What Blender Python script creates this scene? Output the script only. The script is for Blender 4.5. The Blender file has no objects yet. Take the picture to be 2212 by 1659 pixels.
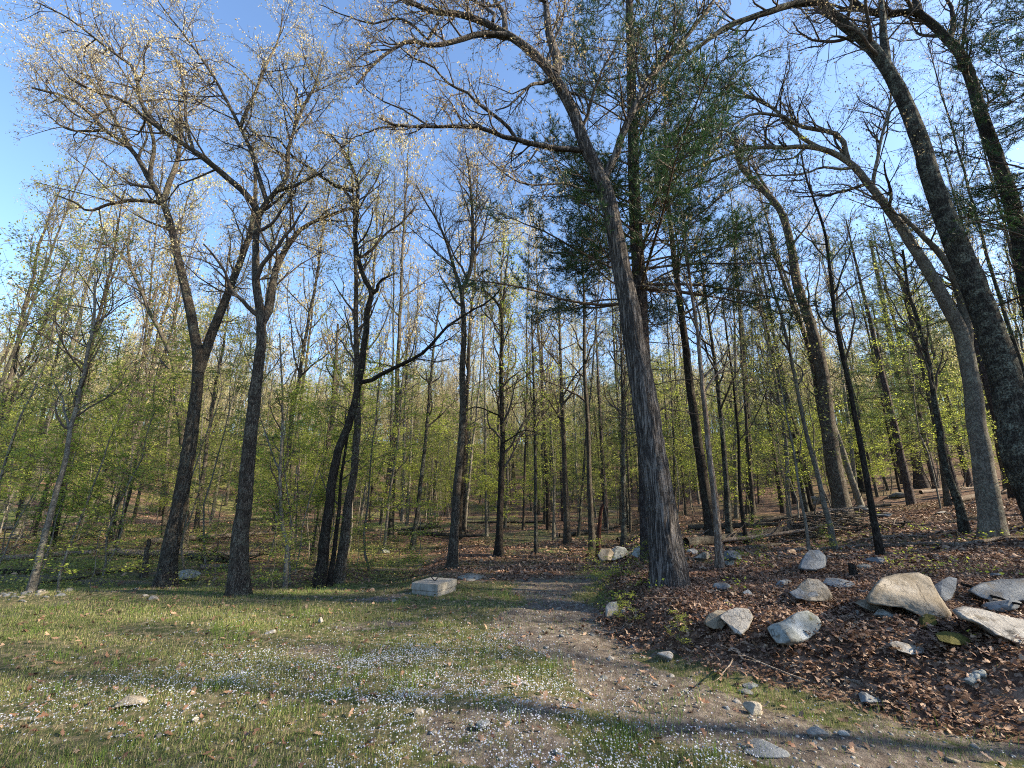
import bpy, bmesh, math, random
import numpy as np
from mathutils import Vector

S = bpy.context.scene
COL = S.collection
R = math.radians
rng = np.random.default_rng(11)
PI = math.pi

# ------------------------------------------------------------------ camera, sky, sun, exposure
F, PITCH, CH = 930.0, R(15.05), 1.55          # focal length in 2212-px units, upward pitch, eye height
SUN_AZ, SUN_EL = 99.0, 29.0                  # azimuth clockwise from the view direction
cd = bpy.data.cameras.new('camera'); cam = bpy.data.objects.new('camera', cd); COL.objects.link(cam)
cd.sensor_width = 36; cd.lens = 36 * F / 2212; cd.clip_start = .05; cd.clip_end = 3000
cam.location = (0, 0, CH); cam.rotation_euler = (R(90) + PITCH, 0, 0)
S.camera = cam
W = bpy.data.worlds.new('World'); S.world = W; W.use_nodes = True
wn = W.node_tree; wn.nodes.clear()
sky = wn.nodes.new('ShaderNodeTexSky'); sky.sky_type = 'NISHITA'; sky.sun_disc = False
sky.sun_elevation = R(SUN_EL); sky.sun_rotation = R(SUN_AZ)
sky.air_density = 1.0; sky.dust_density = .7; sky.ozone_density = 3.6; sky.altitude = 100
bg = wn.nodes.new('ShaderNodeBackground'); bg.inputs[1].default_value = .13
wo = wn.nodes.new('ShaderNodeOutputWorld')
wn.links.new(sky.outputs[0], bg.inputs[0]); wn.links.new(bg.outputs[0], wo.inputs[0])
sd = bpy.data.lights.new('sun', 'SUN'); sd.energy = 5.0; sd.angle = R(.55); sd.color = (1, .86, .66)
sun = bpy.data.objects.new('sun', sd); COL.objects.link(sun)
sv = Vector((math.sin(R(SUN_AZ)) * math.cos(R(SUN_EL)), math.cos(R(SUN_AZ)) * math.cos(R(SUN_EL)), math.sin(R(SUN_EL))))
sun.rotation_euler = (-sv).to_track_quat('-Z', 'Y').to_euler(); sun.location = (0, 0, 40)
S.view_settings.view_transform = 'Standard'; S.view_settings.look = 'None'
S.view_settings.gamma = 1; S.view_settings.exposure = 1.65; S.view_settings.use_curve_mapping = False
S.render.engine = 'CYCLES'
S.cycles.max_bounces = 7; S.cycles.diffuse_bounces = 5; S.cycles.transmission_bounces = 4
S.cycles.pixel_filter_type = 'BLACKMAN_HARRIS'; S.cycles.filter_width = 1.05; S.cycles.use_denoising = False
S.cycles.glossy_bounces = 2; S.cycles.sample_clamp_indirect = 3

# ------------------------------------------------------------------ numpy helpers
def nrm(v):
    return v / np.maximum(np.linalg.norm(v, axis=-1, keepdims=True), 1e-9)
def sst(t):
    t = np.clip(t, 0, 1); return t * t * (3 - 2 * t)
def vnoise(x, y, seed=0, wrap=None):
    x = np.asarray(x, float); y = np.asarray(y, float)
    xi = np.floor(x); yi = np.floor(y); fx = x - xi; fy = y - yi
    fx = fx * fx * (3 - 2 * fx); fy = fy * fy * (3 - 2 * fy)
    def h(a, b):
        if wrap: a = np.mod(a, wrap)
        n = np.sin(a * 127.1 + b * 311.7 + seed * 74.7) * 43758.5453
        return n - np.floor(n)
    return (h(xi, yi) * (1 - fx) + h(xi + 1, yi) * fx) * (1 - fy) + (h(xi, yi + 1) * (1 - fx) + h(xi + 1, yi + 1) * fx) * fy
def fbm(x, y, seed=0, o=4):
    s = 0; a = .5
    for k in range(o):
        s = s + a * vnoise(np.asarray(x) * 2 ** k + k * 17.3, np.asarray(y) * 2 ** k - k * 9.1, seed + k); a *= .5
    return s / (1 - .5 ** o)

# ------------------------------------------------------------------ terrain
EDGE = np.array([(3.2, -8), (9, -1.5), (7.2, 1.4), (5, 2.4), (3.5, 3.25), (2.35, 4.0), (1.7, 4.65), (1.12, 5.7), (1.2, 6.8), (1.45, 8.0), (1.9, 9.4), (2.4, 11), (4.2, 17), (8, 30), (14, 60), (20, 400)], float)[1:]
def edge_s(x, y):
    x = np.asarray(x, float); y = np.asarray(y, float)
    best = np.full(x.shape, 1e9); sg = np.ones(x.shape)
    for a, b in zip(EDGE[:-1], EDGE[1:]):
        d = b - a; L = d @ d
        t = np.clip(((x - a[0]) * d[0] + (y - a[1]) * d[1]) / L, 0, 1)
        dx = x - a[0] - t * d[0]; dy = y - a[1] - t * d[1]
        q = dx * dx + dy * dy
        side = np.where(d[0] * (y - a[1]) - d[1] * (x - a[0]) < 0, 1., -1.)
        m = q < best - 1e-9
        best = np.where(m, q, best); sg = np.where(m, side, sg)
    return np.sqrt(best) * sg
def H(x, y):
    x = np.asarray(x, float); y = np.asarray(y, float)
    s = edge_s(x, y)
    sn = s + .35 * (fbm(x * 1.1, y * 1.1, 5) - .5)
    z = .40 * sst((sn + .1) / 1.1)
    z = z + 1.75 * sst((s - 1.2) / 19) * sst((y + 2) / 9)
    z = z - .30 * sst((y - 8.1) / 1.6) * sst((-1.3 - x) / 1.6) * (1 - sst((y - 13) / 9))
    r = np.sqrt(x * x + y * y)
    z = z + .17 * np.maximum(0, r - 36) * sst((r - 36) / 25) * (1 - .55 * sst((r - 150) / 250))
    far = sst((r - 9) / 10)
    z = z + (fbm(x * .12, y * .12, 3) - .5) * (.5 * far) + (fbm(x * .45, y * .45, 8) - .5) * (.08 + .22 * far + .12 * sst(s))
    z = z + (fbm(x * 2.6, y * 2.6, 13) - .5) * (.045 + .05 * sst(s / .5))
    z = z - .05 * np.exp(-((x - 1.0 - .25 * (y - 4.6)) ** 2) / .12) * sst((y - 2) / 2) * (1 - sst((y - 6) / 2))
    return z
def ray(px, py):
    cx = (px - 1106) / F; cy = (829.5 - py) / F
    return np.array([cx, math.cos(PITCH) - cy * math.sin(PITCH), math.sin(PITCH) + cy * math.cos(PITCH)])
def at(px, py, Y):
    d = ray(px, py); return np.array([0, 0, CH]) + d * (Y / d[1])
def hit(px, py):
    d = ray(px, py); t = np.linspace(1.5, 120, 6000) if d[2] > -.08 else np.linspace(1.5, 60, 6000)
    P = np.array([0, 0, CH])[None] + d[None] * t[:, None]
    g = P[:, 2] - H(P[:, 0], P[:, 1])
    k = np.argmax(g < 0)
    if g[k] >= 0: k = len(t) // 3
    return P[k], t[k]

def zones(x, y):
    s = edge_s(x, y)
    nb = fbm(x * .8, y * .8, 21) - .5
    litter = sst((s + .15 + nb * .9) / .5)
    back = sst((y - 8.9 + nb * 2.5 - .25 * np.abs(x + 0)) / 1.4)                       # woods floor beyond the clearing
    backleft = sst((y - 8.4 + nb * 2) / 1.2) * sst((-2.2 - x + nb * 2) / 1.2)
    litter = np.maximum(litter, np.maximum(back, backleft * .55) * (.35 + .75 * sst((fbm(x * .35, y * .35, 33) - .35) / .3)))
    pc = 1.15 - .30 * (y - 3.2) + .03 * (y - 3.2) ** 2                                # centre line of the bare track
    pc = np.where(y > 5.2, .62 + .05 * (y - 5.2), np.where(y < 3.9, 1.45 + .9 * (3.9 - y), 1.45 - .64 * (y - 3.9)))
    hw = np.where(y > 5.2, 1.0, .75 + .1 * (5.2 - y))
    dirt = sst((hw - np.abs(x - pc) + nb * 1.3) / .7) * (1 - sst((y - 9.8) / 2.))
    dirt = np.maximum(dirt, sst((fbm(x * .55 + 5, y * .9, 41) - .60) / .1) * .6 * (s < 0))
    dirt = dirt * (1 - litter)
    grass = np.clip(1 - dirt - litter, 0, 1)
    return grass, dirt, litter, s

# ------------------------------------------------------------------ mesh helpers
def mk(name, chunks, mats, smooth=True):
    """chunks: list of (V (n,3), F (m,k), material index)"""
    me = bpy.data.meshes.new(name)
    Vs, loops, starts, tot, mi = [], [], [], [], []
    off = 0; lo = 0
    for V, Fc, m in chunks:
        V = np.asarray(V).reshape(-1, 3); Fc = np.asarray(Fc)
        if len(Fc) == 0: continue
        Vs.append(V); k = Fc.shape[1]
        loops.append((Fc + off).ravel()); n = len(Fc)
        starts.append(lo + np.arange(n) * k); tot.append(np.full(n, k)); mi.append(np.full(n, m))
        off += len(V); lo += n * k
    V = np.concatenate(Vs); L = np.concatenate(loops); st = np.concatenate(starts); tt = np.concatenate(tot); mi = np.concatenate(mi)
    me.vertices.add(len(V)); me.vertices.foreach_set('co', V.astype(np.float32).ravel())
    me.loops.add(len(L)); me.loops.foreach_set('vertex_index', L.astype(np.int32))
    me.polygons.add(len(st)); me.polygons.foreach_set('loop_start', st.astype(np.int32))
    me.polygons.foreach_set('material_index', mi.astype(np.int32))
    if smooth: me.polygons.foreach_set('use_smooth', np.ones(len(st), bool))
    for m in (mats if isinstance(mats, (list, tuple)) else [mats]): me.materials.append(m)
    me.update(calc_edges=True); me.validate()
    return me
def ob(name, me, parent=None, loc=None):
    o = bpy.data.objects.new(name, me); COL.objects.link(o)
    if parent is not None: o.parent = parent
    if loc is not None: o.location = loc
    return o
def tag(o, label=None, cat=None, group=None, kind=None):
    if label: o['label'] = label
    if cat: o['category'] = cat
    if group: o['group'] = group
    if kind: o['kind'] = kind
    return o
def empty(name, loc, label, cat, group=None):
    o = bpy.data.objects.new(name, None); COL.objects.link(o); o.location = loc
    o.empty_display_size = .2
    return tag(o, label, cat, group)

def tubes(P, Rd, S_=4, mat=0):
    """P (N,K,3), Rd (N,K) -> chunk of N tapered tubes"""
    P = np.asarray(P, float); Rd = np.asarray(Rd, float); N, K, _ = P.shape
    T = np.empty_like(P)
    T[:, 1:-1] = P[:, 2:] - P[:, :-2]; T[:, 0] = P[:, 1] - P[:, 0]; T[:, -1] = P[:, -1] - P[:, -2]
    T = nrm(T)
    D = nrm(P[:, -1] - P[:, 0])
    ref = np.where(np.abs(D[:, 2:3]) > .7, np.array([[1., .13, 0]]), np.array([[0., .1, 1.]]))[:, None, :]
    A = nrm(np.cross(T, np.broadcast_to(ref, T.shape))); B = np.cross(T, A)
    th = np.arange(S_) * 2 * PI / S_
    V = P[:, :, None, :] + Rd[:, :, None, None] * (A[:, :, None, :] * np.cos(th)[None, None, :, None] + B[:, :, None, :] * np.sin(th)[None, None, :, None])
    idx = np.arange(N * K * S_).reshape(N, K, S_)
    a = idx[:, :-1]; b = idx[:, 1:]
    Fq = np.stack([a, np.roll(a, -1, 2), np.roll(b, -1, 2), b], -1).reshape(-1, 4)
    return (V.reshape(-1, 3), Fq, mat)

def resample(pts, K, jit=0.0):
    """smooth (Catmull-Rom) resampling of a short polyline"""
    p = np.asarray(pts, float)
    if len(p) == 2: p = np.array([p[0], (p[0] + p[1]) / 2, p[1]])
    e = np.vstack([2 * p[0] - p[1], p, 2 * p[-1] - p[-2]])
    out = []
    for i in range(1, len(e) - 2):
        for t in np.linspace(0, 1, 12, endpoint=False):
            a, b, c, d = e[i - 1], e[i], e[i + 1], e[i + 2]
            out.append(.5 * ((2 * b) + (c - a) * t + (2 * a - 5 * b + 4 * c - d) * t * t + (3 * b - a - 3 * c + d) * t ** 3))
    out.append(p[-1]); out = np.array(out)
    L = np.concatenate([[0], np.cumsum(np.linalg.norm(np.diff(out, axis=0), axis=1))])
    s = np.linspace(0, L[-1], K)
    q = np.stack([np.interp(s, L, out[:, k]) for k in range(out.shape[1])], 1)
    if jit and K > 2:
        n = rng.normal(0, jit, q.shape); n = (n + np.roll(n, 1, 0) + np.roll(n, -1, 0)) / 1.7
        n[0] = 0; n[-1] = 0; q = q + n
    return q

def grow(st, d, ln, K, wander=.2, up=.08):
    P = [st]; p = st; d = nrm(d); step = (ln / (K - 1))[:, None]
    for k in range(K - 1):
        d = nrm(d + rng.normal(0, wander, d.shape) + np.array([0, 0, up]))
        p = p + d * step; P.append(p)
    return np.stack(P, 1)
def spawn(P, Rd, n, t0=.2, t1=1., ang=(35, 65), flat=0.0, rk=.6):
    """n children per branch (int or array): starts, directions, parent lengths, radii, t"""
    N, K, _ = P.shape
    n = np.broadcast_to(np.asarray(n), (N,)).astype(int)
    pi = np.repeat(np.arange(N), n); M = len(pi)
    order = np.concatenate([np.arange(k) for k in n]) if M else np.zeros(0)
    t = t0 + (t1 - t0) * ((order + rng.random(M)) / np.maximum(n[pi], 1))
    u = t * (K - 1); k = np.minimum(u.astype(int), K - 2); f = (u - k)[:, None]
    a = P[pi, k]; b = P[pi, k + 1]; pos = a * (1 - f) + b * f; T = nrm(b - a)
    r = (Rd[pi, k] * (1 - f[:, 0]) + Rd[pi, k + 1] * f[:, 0])
    rv = nrm(rng.normal(size=(M, 3))); 
    if flat: rv[:, 2] *= (1 - flat)
    perp = nrm(rv - (rv * T).sum(-1, keepdims=True) * T)
    an = np.radians(rng.uniform(ang[0], ang[1], M))[:, None]
    d = T * np.cos(an) + perp * np.sin(an)
    L = np.linalg.norm(np.diff(P, axis=1), axis=2).sum(1)[pi]
    return pos, d, L, r * rk, t
def taper(r0, K, end=.35, p=1.0):
    t = np.linspace(0, 1, K)[None] ** p
    return r0[:, None] * (1 - t * (1 - end))

def leafq(pos, n, size, spread, droop=.3, flat=0., mat=1, aspect=.5, bend=.25):
    """diamond shaped leaves with a folded midrib, n round each position"""
    if n < 1:
        pos = pos[rng.random(len(pos)) < n]; n = 1
    n = int(n)
    p = np.repeat(pos, n, 0); M = len(p)
    if M == 0: return (np.zeros((0, 3)), np.zeros((0, 4), int), mat)
    p = p + rng.normal(0, spread, (M, 3)) * np.array([1, 1, 1 - .75 * flat])
    d = rng.normal(size=(M, 3)); d[:, 2] = d[:, 2] * (1 - flat) - droop * 1.5; d = nrm(d)
    w = rng.normal(size=(M, 3)); w[:, 2] *= (1 - flat)
    w = nrm(w - (w * d).sum(-1, keepdims=True) * d); nn = np.cross(d, w)
    s = (size * rng.uniform(.6, 1.35, M))[:, None]
    V = np.stack([p, p + d * s * .5 + w * s * aspect * .5 + nn * s * bend * .3, p + d * s - nn * s * bend * .2, p + d * s * .45 - w * s * aspect * .5 + nn * s * bend * .3], 1)
    return (V.reshape(-1, 3), np.arange(M * 4).reshape(M, 4), mat)

# ------------------------------------------------------------------ materials
def mat(name):
    m = bpy.data.materials.new(name); m.use_nodes = True
    nt = m.node_tree; nt.nodes.clear()
    return m, nt
def N_(nt, t, **k):
    n = nt.nodes.new(t)
    for a, b in k.items(): setattr(n, a, b)
    return n
def ramp(nt, fac, stops):
    r = N_(nt, 'ShaderNodeValToRGB'); nt.links.new(fac, r.inputs[0])
    e = r.color_ramp.elements
    while len(e) < len(stops): e.new(.5)
    for el, (p, c) in zip(e, stops):
        el.position = p; el.color = (c[0], c[1], c[2], 1) if not isinstance(c, (int, float)) else (c, c, c, 1)
    return r.outputs[0]
def noise(nt, vec, scale, detail=4, rough=.55, dist=0.):
    n = N_(nt, 'ShaderNodeTexNoise'); n.inputs['Scale'].default_value = scale
    n.inputs['Detail'].default_value = detail; n.inputs['Roughness'].default_value = rough; n.inputs['Distortion'].default_value = dist
    if vec is not None: nt.links.new(vec, n.inputs['Vector'])
    return n.outputs['Fac']
def mapping(nt, src, scale):
    m = N_(nt, 'ShaderNodeMapping'); m.inputs['Scale'].default_value = scale; nt.links.new(src, m.inputs[0]); return m.outputs[0]
def mixc(nt, fac, a, b, mode='MIX'):
    m = N_(nt, 'ShaderNodeMix', data_type='RGBA', blend_type=mode)
    for i, v in ((0, fac), (6, a), (7, b)):
        if hasattr(v, 'links'): nt.links.new(v, m.inputs[i])
        elif i == 0: m.inputs[0].default_value = v
        else: m.inputs[i].default_value = (*v, 1)
    return m.outputs[2]
def out(nt, sh):
    o = N_(nt, 'ShaderNodeOutputMaterial'); nt.links.new(sh, o.inputs[0])
def princ(nt, col, rough=.85, bump=None, bs=.5, bd=.02, spec=.25):
    b = N_(nt, 'ShaderNodeBsdfPrincipled')
    if hasattr(col, 'links'): nt.links.new(col, b.inputs['Base Color'])
    else: b.inputs['Base Color'].default_value = (*col, 1)
    b.inputs['Roughness'].default_value = rough; b.inputs['Specular IOR Level'].default_value = spec
    if bump is not None:
        bp = N_(nt, 'ShaderNodeBump'); bp.inputs['Strength'].default_value = bs; bp.inputs['Distance'].default_value = bd
        nt.links.new(bump, bp.inputs['Height']); nt.links.new(bp.outputs[0], b.inputs['Normal'])
    return b.outputs[0]

def bark(name, dark, light, lichen, lich_amt=.5, sc=22, vs=.16, bs=.9, bd=.03):
    m, nt = mat(name)
    tc = N_(nt, 'ShaderNodeTexCoord').outputs['Object']
    v = mapping(nt, tc, (1, 1, vs))
    n1 = noise(nt, v, sc, 5, .6, .9)
    sb = N_(nt, 'ShaderNodeMath', operation='SUBTRACT'); nt.links.new(n1, sb.inputs[0]); sb.inputs[1].default_value = .5
    ab = N_(nt, 'ShaderNodeMath', operation='ABSOLUTE'); nt.links.new(sb.outputs[0], ab.inputs[0])
    cr = ramp(nt, ab.outputs[0], [(.0, .04), (.10, .95)])
    fine = noise(nt, mapping(nt, tc, (1, 1, vs * 2.2)), sc * 3.2, 4, .7)
    h = N_(nt, 'ShaderNodeMath', operation='MULTIPLY'); nt.links.new(fine, h.inputs[0]); nt.links.new(cr, h.inputs[1])
    base = ramp(nt, h.outputs[0], [(.10, dark), (.36, [(a + b) / 2 for a, b in zip(dark, light)]), (.6, light)])
    lm = ramp(nt, noise(nt, tc, 5.5, 6, .7), [(.52 - .1 * lich_amt, 0.), (.68, 1.)])
    l2 = ramp(nt, noise(nt, tc, 34, 3, .6), [(.42, 0.), (.6, 1.)])
    lmm = N_(nt, 'ShaderNodeMath', operation='MULTIPLY'); nt.links.new(lm, lmm.inputs[0]); nt.links.new(l2, lmm.inputs[1])
    lf = N_(nt, 'ShaderNodeMath', operation='MULTIPLY'); nt.links.new(lmm.outputs[0], lf.inputs[0]); lf.inputs[1].default_value = lich_amt
    col = mixc(nt, lf.outputs[0], base, lichen)
    oi = N_(nt, 'ShaderNodeObjectInfo')
    col = mixc(nt, 1.0, col, ramp(nt, oi.outputs['Random'], [(0, (.78, .76, .74)), (1, (1.25, 1.2, 1.15))]), 'MULTIPLY')
    out(nt, princ(nt, col, .93, h.outputs[0], bs, bd, .1)); return m
M_OAKBARK = bark('oak_bark', (.036, .032, .03), (.23, .212, .195), (.28, .29, .27), .4, 17, .085, 1, .06)
M_BARK = bark('grey_bark', (.032, .026, .021), (.15, .13, .105), (.26, .28, .22), .6, 34, .2)
M_DARKBARK = bark('dark_bark', (.014, .012, .01), (.065, .054, .045), (.18, .20, .15), .4, 34, .2)
M_LICHBARK = bark('lichen_bark', (.016, .015, .013), (.085, .078, .066), (.30, .33, .26), .9, 30, .22)
M_SMOOTH = bark('smooth_bark', (.07, .064, .053), (.20, .185, .155), (.27, .29, .23), .7, 16, .6, .35, .01)
M_PINEBARK = bark('pine_bark', (.025, .02, .02), (.12, .10, .092), (.30, .31, .27), .35, 26, .3)
M_SNAG = bark('dead_wood', (.11, .08, .06), (.42, .35, .28), (.5, .48, .42), .6, 30, .1)
M_REDROT = bark('rotten_red_wood', (.03, .014, .01), (.12, .05, .035), (.3, .26, .2), .3, 24, .15)
M_TWIG = bark('twig_bark', (.04, .032, .027), (.13, .108, .09), (.32, .32, .27), .5, 40, .4, .3, .004)
M_PTWIG = bark('pine_twig_bark', (.05, .04, .032), (.14, .11, .09), (.2, .2, .17), .3, 40, .4, .3, .004)

def leafmat(name, cols, trans=.45, rough=.55, spec=.3):
    m, nt = mat(name)
    g = N_(nt, 'ShaderNodeNewGeometry')
    n = len(cols)
    c = ramp(nt, g.outputs['Random Per Island'], [(i / (n - 1), k) for i, k in enumerate(cols)])
    tc = N_(nt, 'ShaderNodeTexCoord').outputs['Object']
    c = mixc(nt, 1.0, c, ramp(nt, noise(nt, tc, .9, 3), [(.3, (.72, .76, .72)), (.7, (1.22, 1.18, 1.1))]), 'MULTIPLY')
    p = princ(nt, c, rough, spec=spec)
    if trans <= 0: out(nt, p); return m
    t = N_(nt, 'ShaderNodeBsdfTranslucent'); nt.links.new(c, t.inputs[0])
    mx = N_(nt, 'ShaderNodeMixShader'); mx.inputs[0].default_value = trans
    nt.links.new(p, mx.inputs[1]); nt.links.new(t.outputs[0], mx.inputs[2]); out(nt, mx.outputs[0]); return m
M_GOLD = leafmat('young_oak_leaves', [(.40, .32, .19), (.52, .44, .24), (.60, .50, .34), (.50, .45, .20)], .45)
M_TAN = leafmat('pale_catkins', [(.34, .25, .17), (.46, .36, .22), (.38, .35, .16)], .4)
M_FAR = leafmat('far_spring_leaves', [(.52, .46, .26), (.60, .54, .28), (.46, .48, .17), (.54, .42, .30)], .5)
M_GREEN = leafmat('spring_green_leaves', [(.27, .34, .05), (.37, .45, .075), (.46, .50, .11), (.33, .41, .06)], .6)
M_GREEN2 = leafmat('olive_green_leaves', [(.24, .28, .07), (.34, .37, .10), (.43, .43, .15)], .6)
M_NEEDLE = leafmat('pine_needles', [(.018, .05, .02), (.032, .078, .025), (.055, .11, .028)], .25, .5)
M_NEEDLE2 = leafmat('hemlock_needles', [(.06, .11, .03), (.10, .17, .04), (.14, .20, .05)], .3, .5)
M_GRASS = leafmat('grass_blades', [(.055, .11, .02), (.10, .16, .03), (.16, .21, .045), (.24, .26, .08), (.40, .35, .20), (.28, .23, .12)], .35, .6)
M_STRAW = leafmat('dry_grass', [(.32, .25, .15), (.44, .36, .23), (.22, .16, .09)], .3, .7)
M_FLOWER = leafmat('bluet_petals', [(.62, .66, .86), (.74, .76, .88), (.52, .57, .84)], .3, .6)
M_LITTER = leafmat('fallen_leaves', [(.07, .036, .024), (.16, .085, .055), (.25, .15, .10), (.37, .25, .17), (.12, .065, .045), (.20, .11, .065)], .08, .6)

def ground_mat():
    m, nt = mat('ground_earth')
    at_ = N_(nt, 'ShaderNodeAttribute', attribute_name='zone')
    sep = N_(nt, 'ShaderNodeSeparateColor'); nt.links.new(at_.outputs['Color'], sep.inputs[0])
    tc = N_(nt, 'ShaderNodeTexCoord').outputs['Object']
    nl = noise(nt, tc, 3.2, 8, .68); nf = noise(nt, tc, 45, 6, .7); nm = noise(nt, tc, 11, 5, .6)
    dirt = ramp(nt, nm, [(.3, (.06, .047, .038)), (.5, (.125, .102, .082)), (.7, (.22, .19, .155))])
    speck = N_(nt, 'ShaderNodeTexVoronoi'); speck.inputs['Scale'].default_value = 60; nt.links.new(tc, speck.inputs['Vector'])
    sp = ramp(nt, speck.outputs['Distance'], [(.1, 1.), (.25, 0.)])
    sp2 = N_(nt, 'ShaderNodeMath', operation='MULTIPLY'); nt.links.new(sp, sp2.inputs[0]); nt.links.new(ramp(nt, nf, [(.45, 0.), (.6, .7)]), sp2.inputs[1])
    dirt = mixc(nt, sp2.outputs[0], dirt, (.30, .28, .26))
    gr = ramp(nt, nm, [(.3, (.03, .045, .014)), (.46, (.065, .08, .028)), (.56, (.15, .13, .07)), (.72, (.27, .225, .145))])
    gr = mixc(nt, ramp(nt, nf, [(.35, .5), (.65, 0.)]), gr, (.06, .05, .03))
    vo = N_(nt, 'ShaderNodeTexVoronoi'); vo.inputs['Scale'].default_value = 17
    vm = N_(nt, 'ShaderNodeVectorMath', operation='ADD')
    nz = N_(nt, 'ShaderNodeTexNoise'); nz.inputs['Scale'].default_value = 14; nt.links.new(tc, nz.inputs[0])
    vs = N_(nt, 'ShaderNodeVectorMath', operation='SCALE'); vs.inputs[3].default_value = .12; nt.links.new(nz.outputs['Color'], vs.inputs[0])
    nt.links.new(tc, vm.inputs[0]); nt.links.new(vs.outputs[0], vm.inputs[1]); nt.links.new(vm.outputs[0], vo.inputs['Vector'])
    sc = N_(nt, 'ShaderNodeSeparateColor'); nt.links.new(vo.outputs['Color'], sc.inputs[0])
    lit = ramp(nt, sc.outputs[0], [(0, (.045, .026, .018)), (.4, (.11, .065, .043)), (.75, (.20, .125, .085)), (1, (.32, .225, .16))])
    lit = mixc(nt, ramp(nt, nf, [(.3, .6), (.6, 0.)]), lit, (.035, .022, .016))
    gg = ramp(nt, nl, [(.35, (.10, .15, .03)), (.7, (.20, .26, .06))])
    def masked(w):
        a = N_(nt, 'ShaderNodeMath', operation='ADD'); nt.links.new(w, a.inputs[0]); nt.links.new(nl, a.inputs[1])
        return ramp(nt, a.outputs[0], [(.92, 0.), (1.06, 1.)])
    col = mixc(nt, masked(sep.outputs[0]), dirt, gr)
    col = mixc(nt, masked(sep.outputs[1]), col, lit)
    mo = N_(nt, 'ShaderNodeMath', operation='MULTIPLY'); nt.links.new(sep.outputs[2], mo.inputs[0]); nt.links.new(ramp(nt, nm, [(.4, 0.), (.6, 1.)]), mo.inputs[1])
    col = mixc(nt, mo.outputs[0], col, gg)
    hb = N_(nt, 'ShaderNodeMath', operation='ADD'); nt.links.new(nf, hb.inputs[0]); nt.links.new(nm, hb.inputs[1])
    out(nt, princ(nt, col, .95, hb.outputs[0], .8, .03, .1)); return m
M_GROUND = ground_mat()

def rockmat(name, a, b, c, stain=.4, moss=0., sc=1.):
    m, nt = mat(name)
    tc = N_(nt, 'ShaderNodeTexCoord').outputs['Object']
    oi = N_(nt, 'ShaderNodeObjectInfo')
    ad = N_(nt, 'ShaderNodeVectorMath', operation='ADD'); nt.links.new(tc, ad.inputs[0]); nt.links.new(oi.outputs['Location'], ad.inputs[1]); tc = ad.outputs[0]
    n1 = noise(nt, tc, 3.5 * sc, 7, .62, .5); n2 = noise(nt, tc, 60 * sc, 4, .7); n3 = noise(nt, mapping(nt, tc, (1, 1, 3.5)), 7 * sc, 6, .65, .4)
    col = ramp(nt, n1, [(.32, a), (.5, b), (.68, c)])
    col = mixc(nt, 1., col, ramp(nt, n2, [(.3, (.72, .72, .72)), (.6, (1.1, 1.1, 1.08))]), 'MULTIPLY')
    col = mixc(nt, ramp(nt, n3, [(.55, 0.), (.72, stain)]), col, [k * .32 for k in a])
    col = mixc(nt, ramp(nt, noise(nt, tc, 9 * sc, 5, .7), [(.6, 0.), (.66, stain * .9)]), col, (.045, .045, .042))
    ck = noise(nt, tc, 2.2 * sc, 3, .5, 1.2); c1 = N_(nt, 'ShaderNodeMath', operation='SUBTRACT'); nt.links.new(ck, c1.inputs[0]); c1.inputs[1].default_value = .5
    c2 = N_(nt, 'ShaderNodeMath', operation='ABSOLUTE'); nt.links.new(c1.outputs[0], c2.inputs[0])
    col = mixc(nt, ramp(nt, c2.outputs[0], [(0, .75), (.012, 0.)]), col, [k * .2 for k in a])
    col = mixc(nt, ramp(nt, noise(nt, tc, 4.5 * sc, 6, .75), [(.54, 0.), (.62, .55)]), col, (.13, .10, .06))
    if moss:
        col = mixc(nt, ramp(nt, noise(nt, tc, 5, 6, .6), [(.62 - .35 * moss, 0.), (.72 - .3 * moss, 1.)]), col, ramp(nt, n2, [(.3, (.03, .032, .008)), (.7, (.10, .09, .018))]))
    hb = N_(nt, 'ShaderNodeMath', operation='ADD'); nt.links.new(n2, hb.inputs[0]); nt.links.new(n3, hb.inputs[1])
    out(nt, princ(nt, col, .88, hb.outputs[0], .65, .02, .2)); return m
M_RTAN = rockmat('tan_granite', (.15, .125, .09), (.26, .22, .165), (.37, .33, .27), .6)
M_RWHITE = rockmat('pale_granite', (.185, .17, .15), (.29, .27, .24), (.42, .395, .35), .6)
M_RGREY = rockmat('grey_gneiss', (.11, .115, .12), (.17, .18, .185), (.26, .265, .26), .4)
M_RDARK = rockmat('dark_fieldstone', (.09, .09, .09), (.15, .155, .15), (.22, .22, .2), .4, .35)
M_RMOSS = rockmat('mossy_stone', (.2, .2, .18), (.3, .29, .26), (.4, .38, .34), .3, 1.)
M_LICHROCK = rockmat('lichened_stone', (.13, .135, .12), (.24, .25, .23), (.42, .43, .41), .5, .1)
def concrete():
    m, nt = mat('weathered_concrete')
    tc = N_(nt, 'ShaderNodeTexCoord').outputs['Object']
    col = ramp(nt, noise(nt, tc, 9, 7, .65), [(.3, (.18, .165, .135)), (.55, (.28, .26, .22)), (.75, (.36, .335, .285))])
    st = ramp(nt, noise(nt, mapping(nt, tc, (1, 1, .2)), 14, 5, .6), [(.48, 0.), (.70, .65)])
    col = mixc(nt, st, col, (.14, .13, .10))
    out(nt, princ(nt, col, .9, noise(nt, tc, 90, 5, .7), .4, .006, .2)); return m
M_CONC = concrete()
m_, nt_ = mat('black_rebar'); tcx = N_(nt_, 'ShaderNodeTexCoord').outputs['Object']
out(nt_, princ(nt_, ramp(nt_, noise(nt_, tcx, 120, 3), [(.3, (.012, .012, .012)), (.7, (.03, .026, .022))]), .5)); M_BLACK = m_

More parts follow.
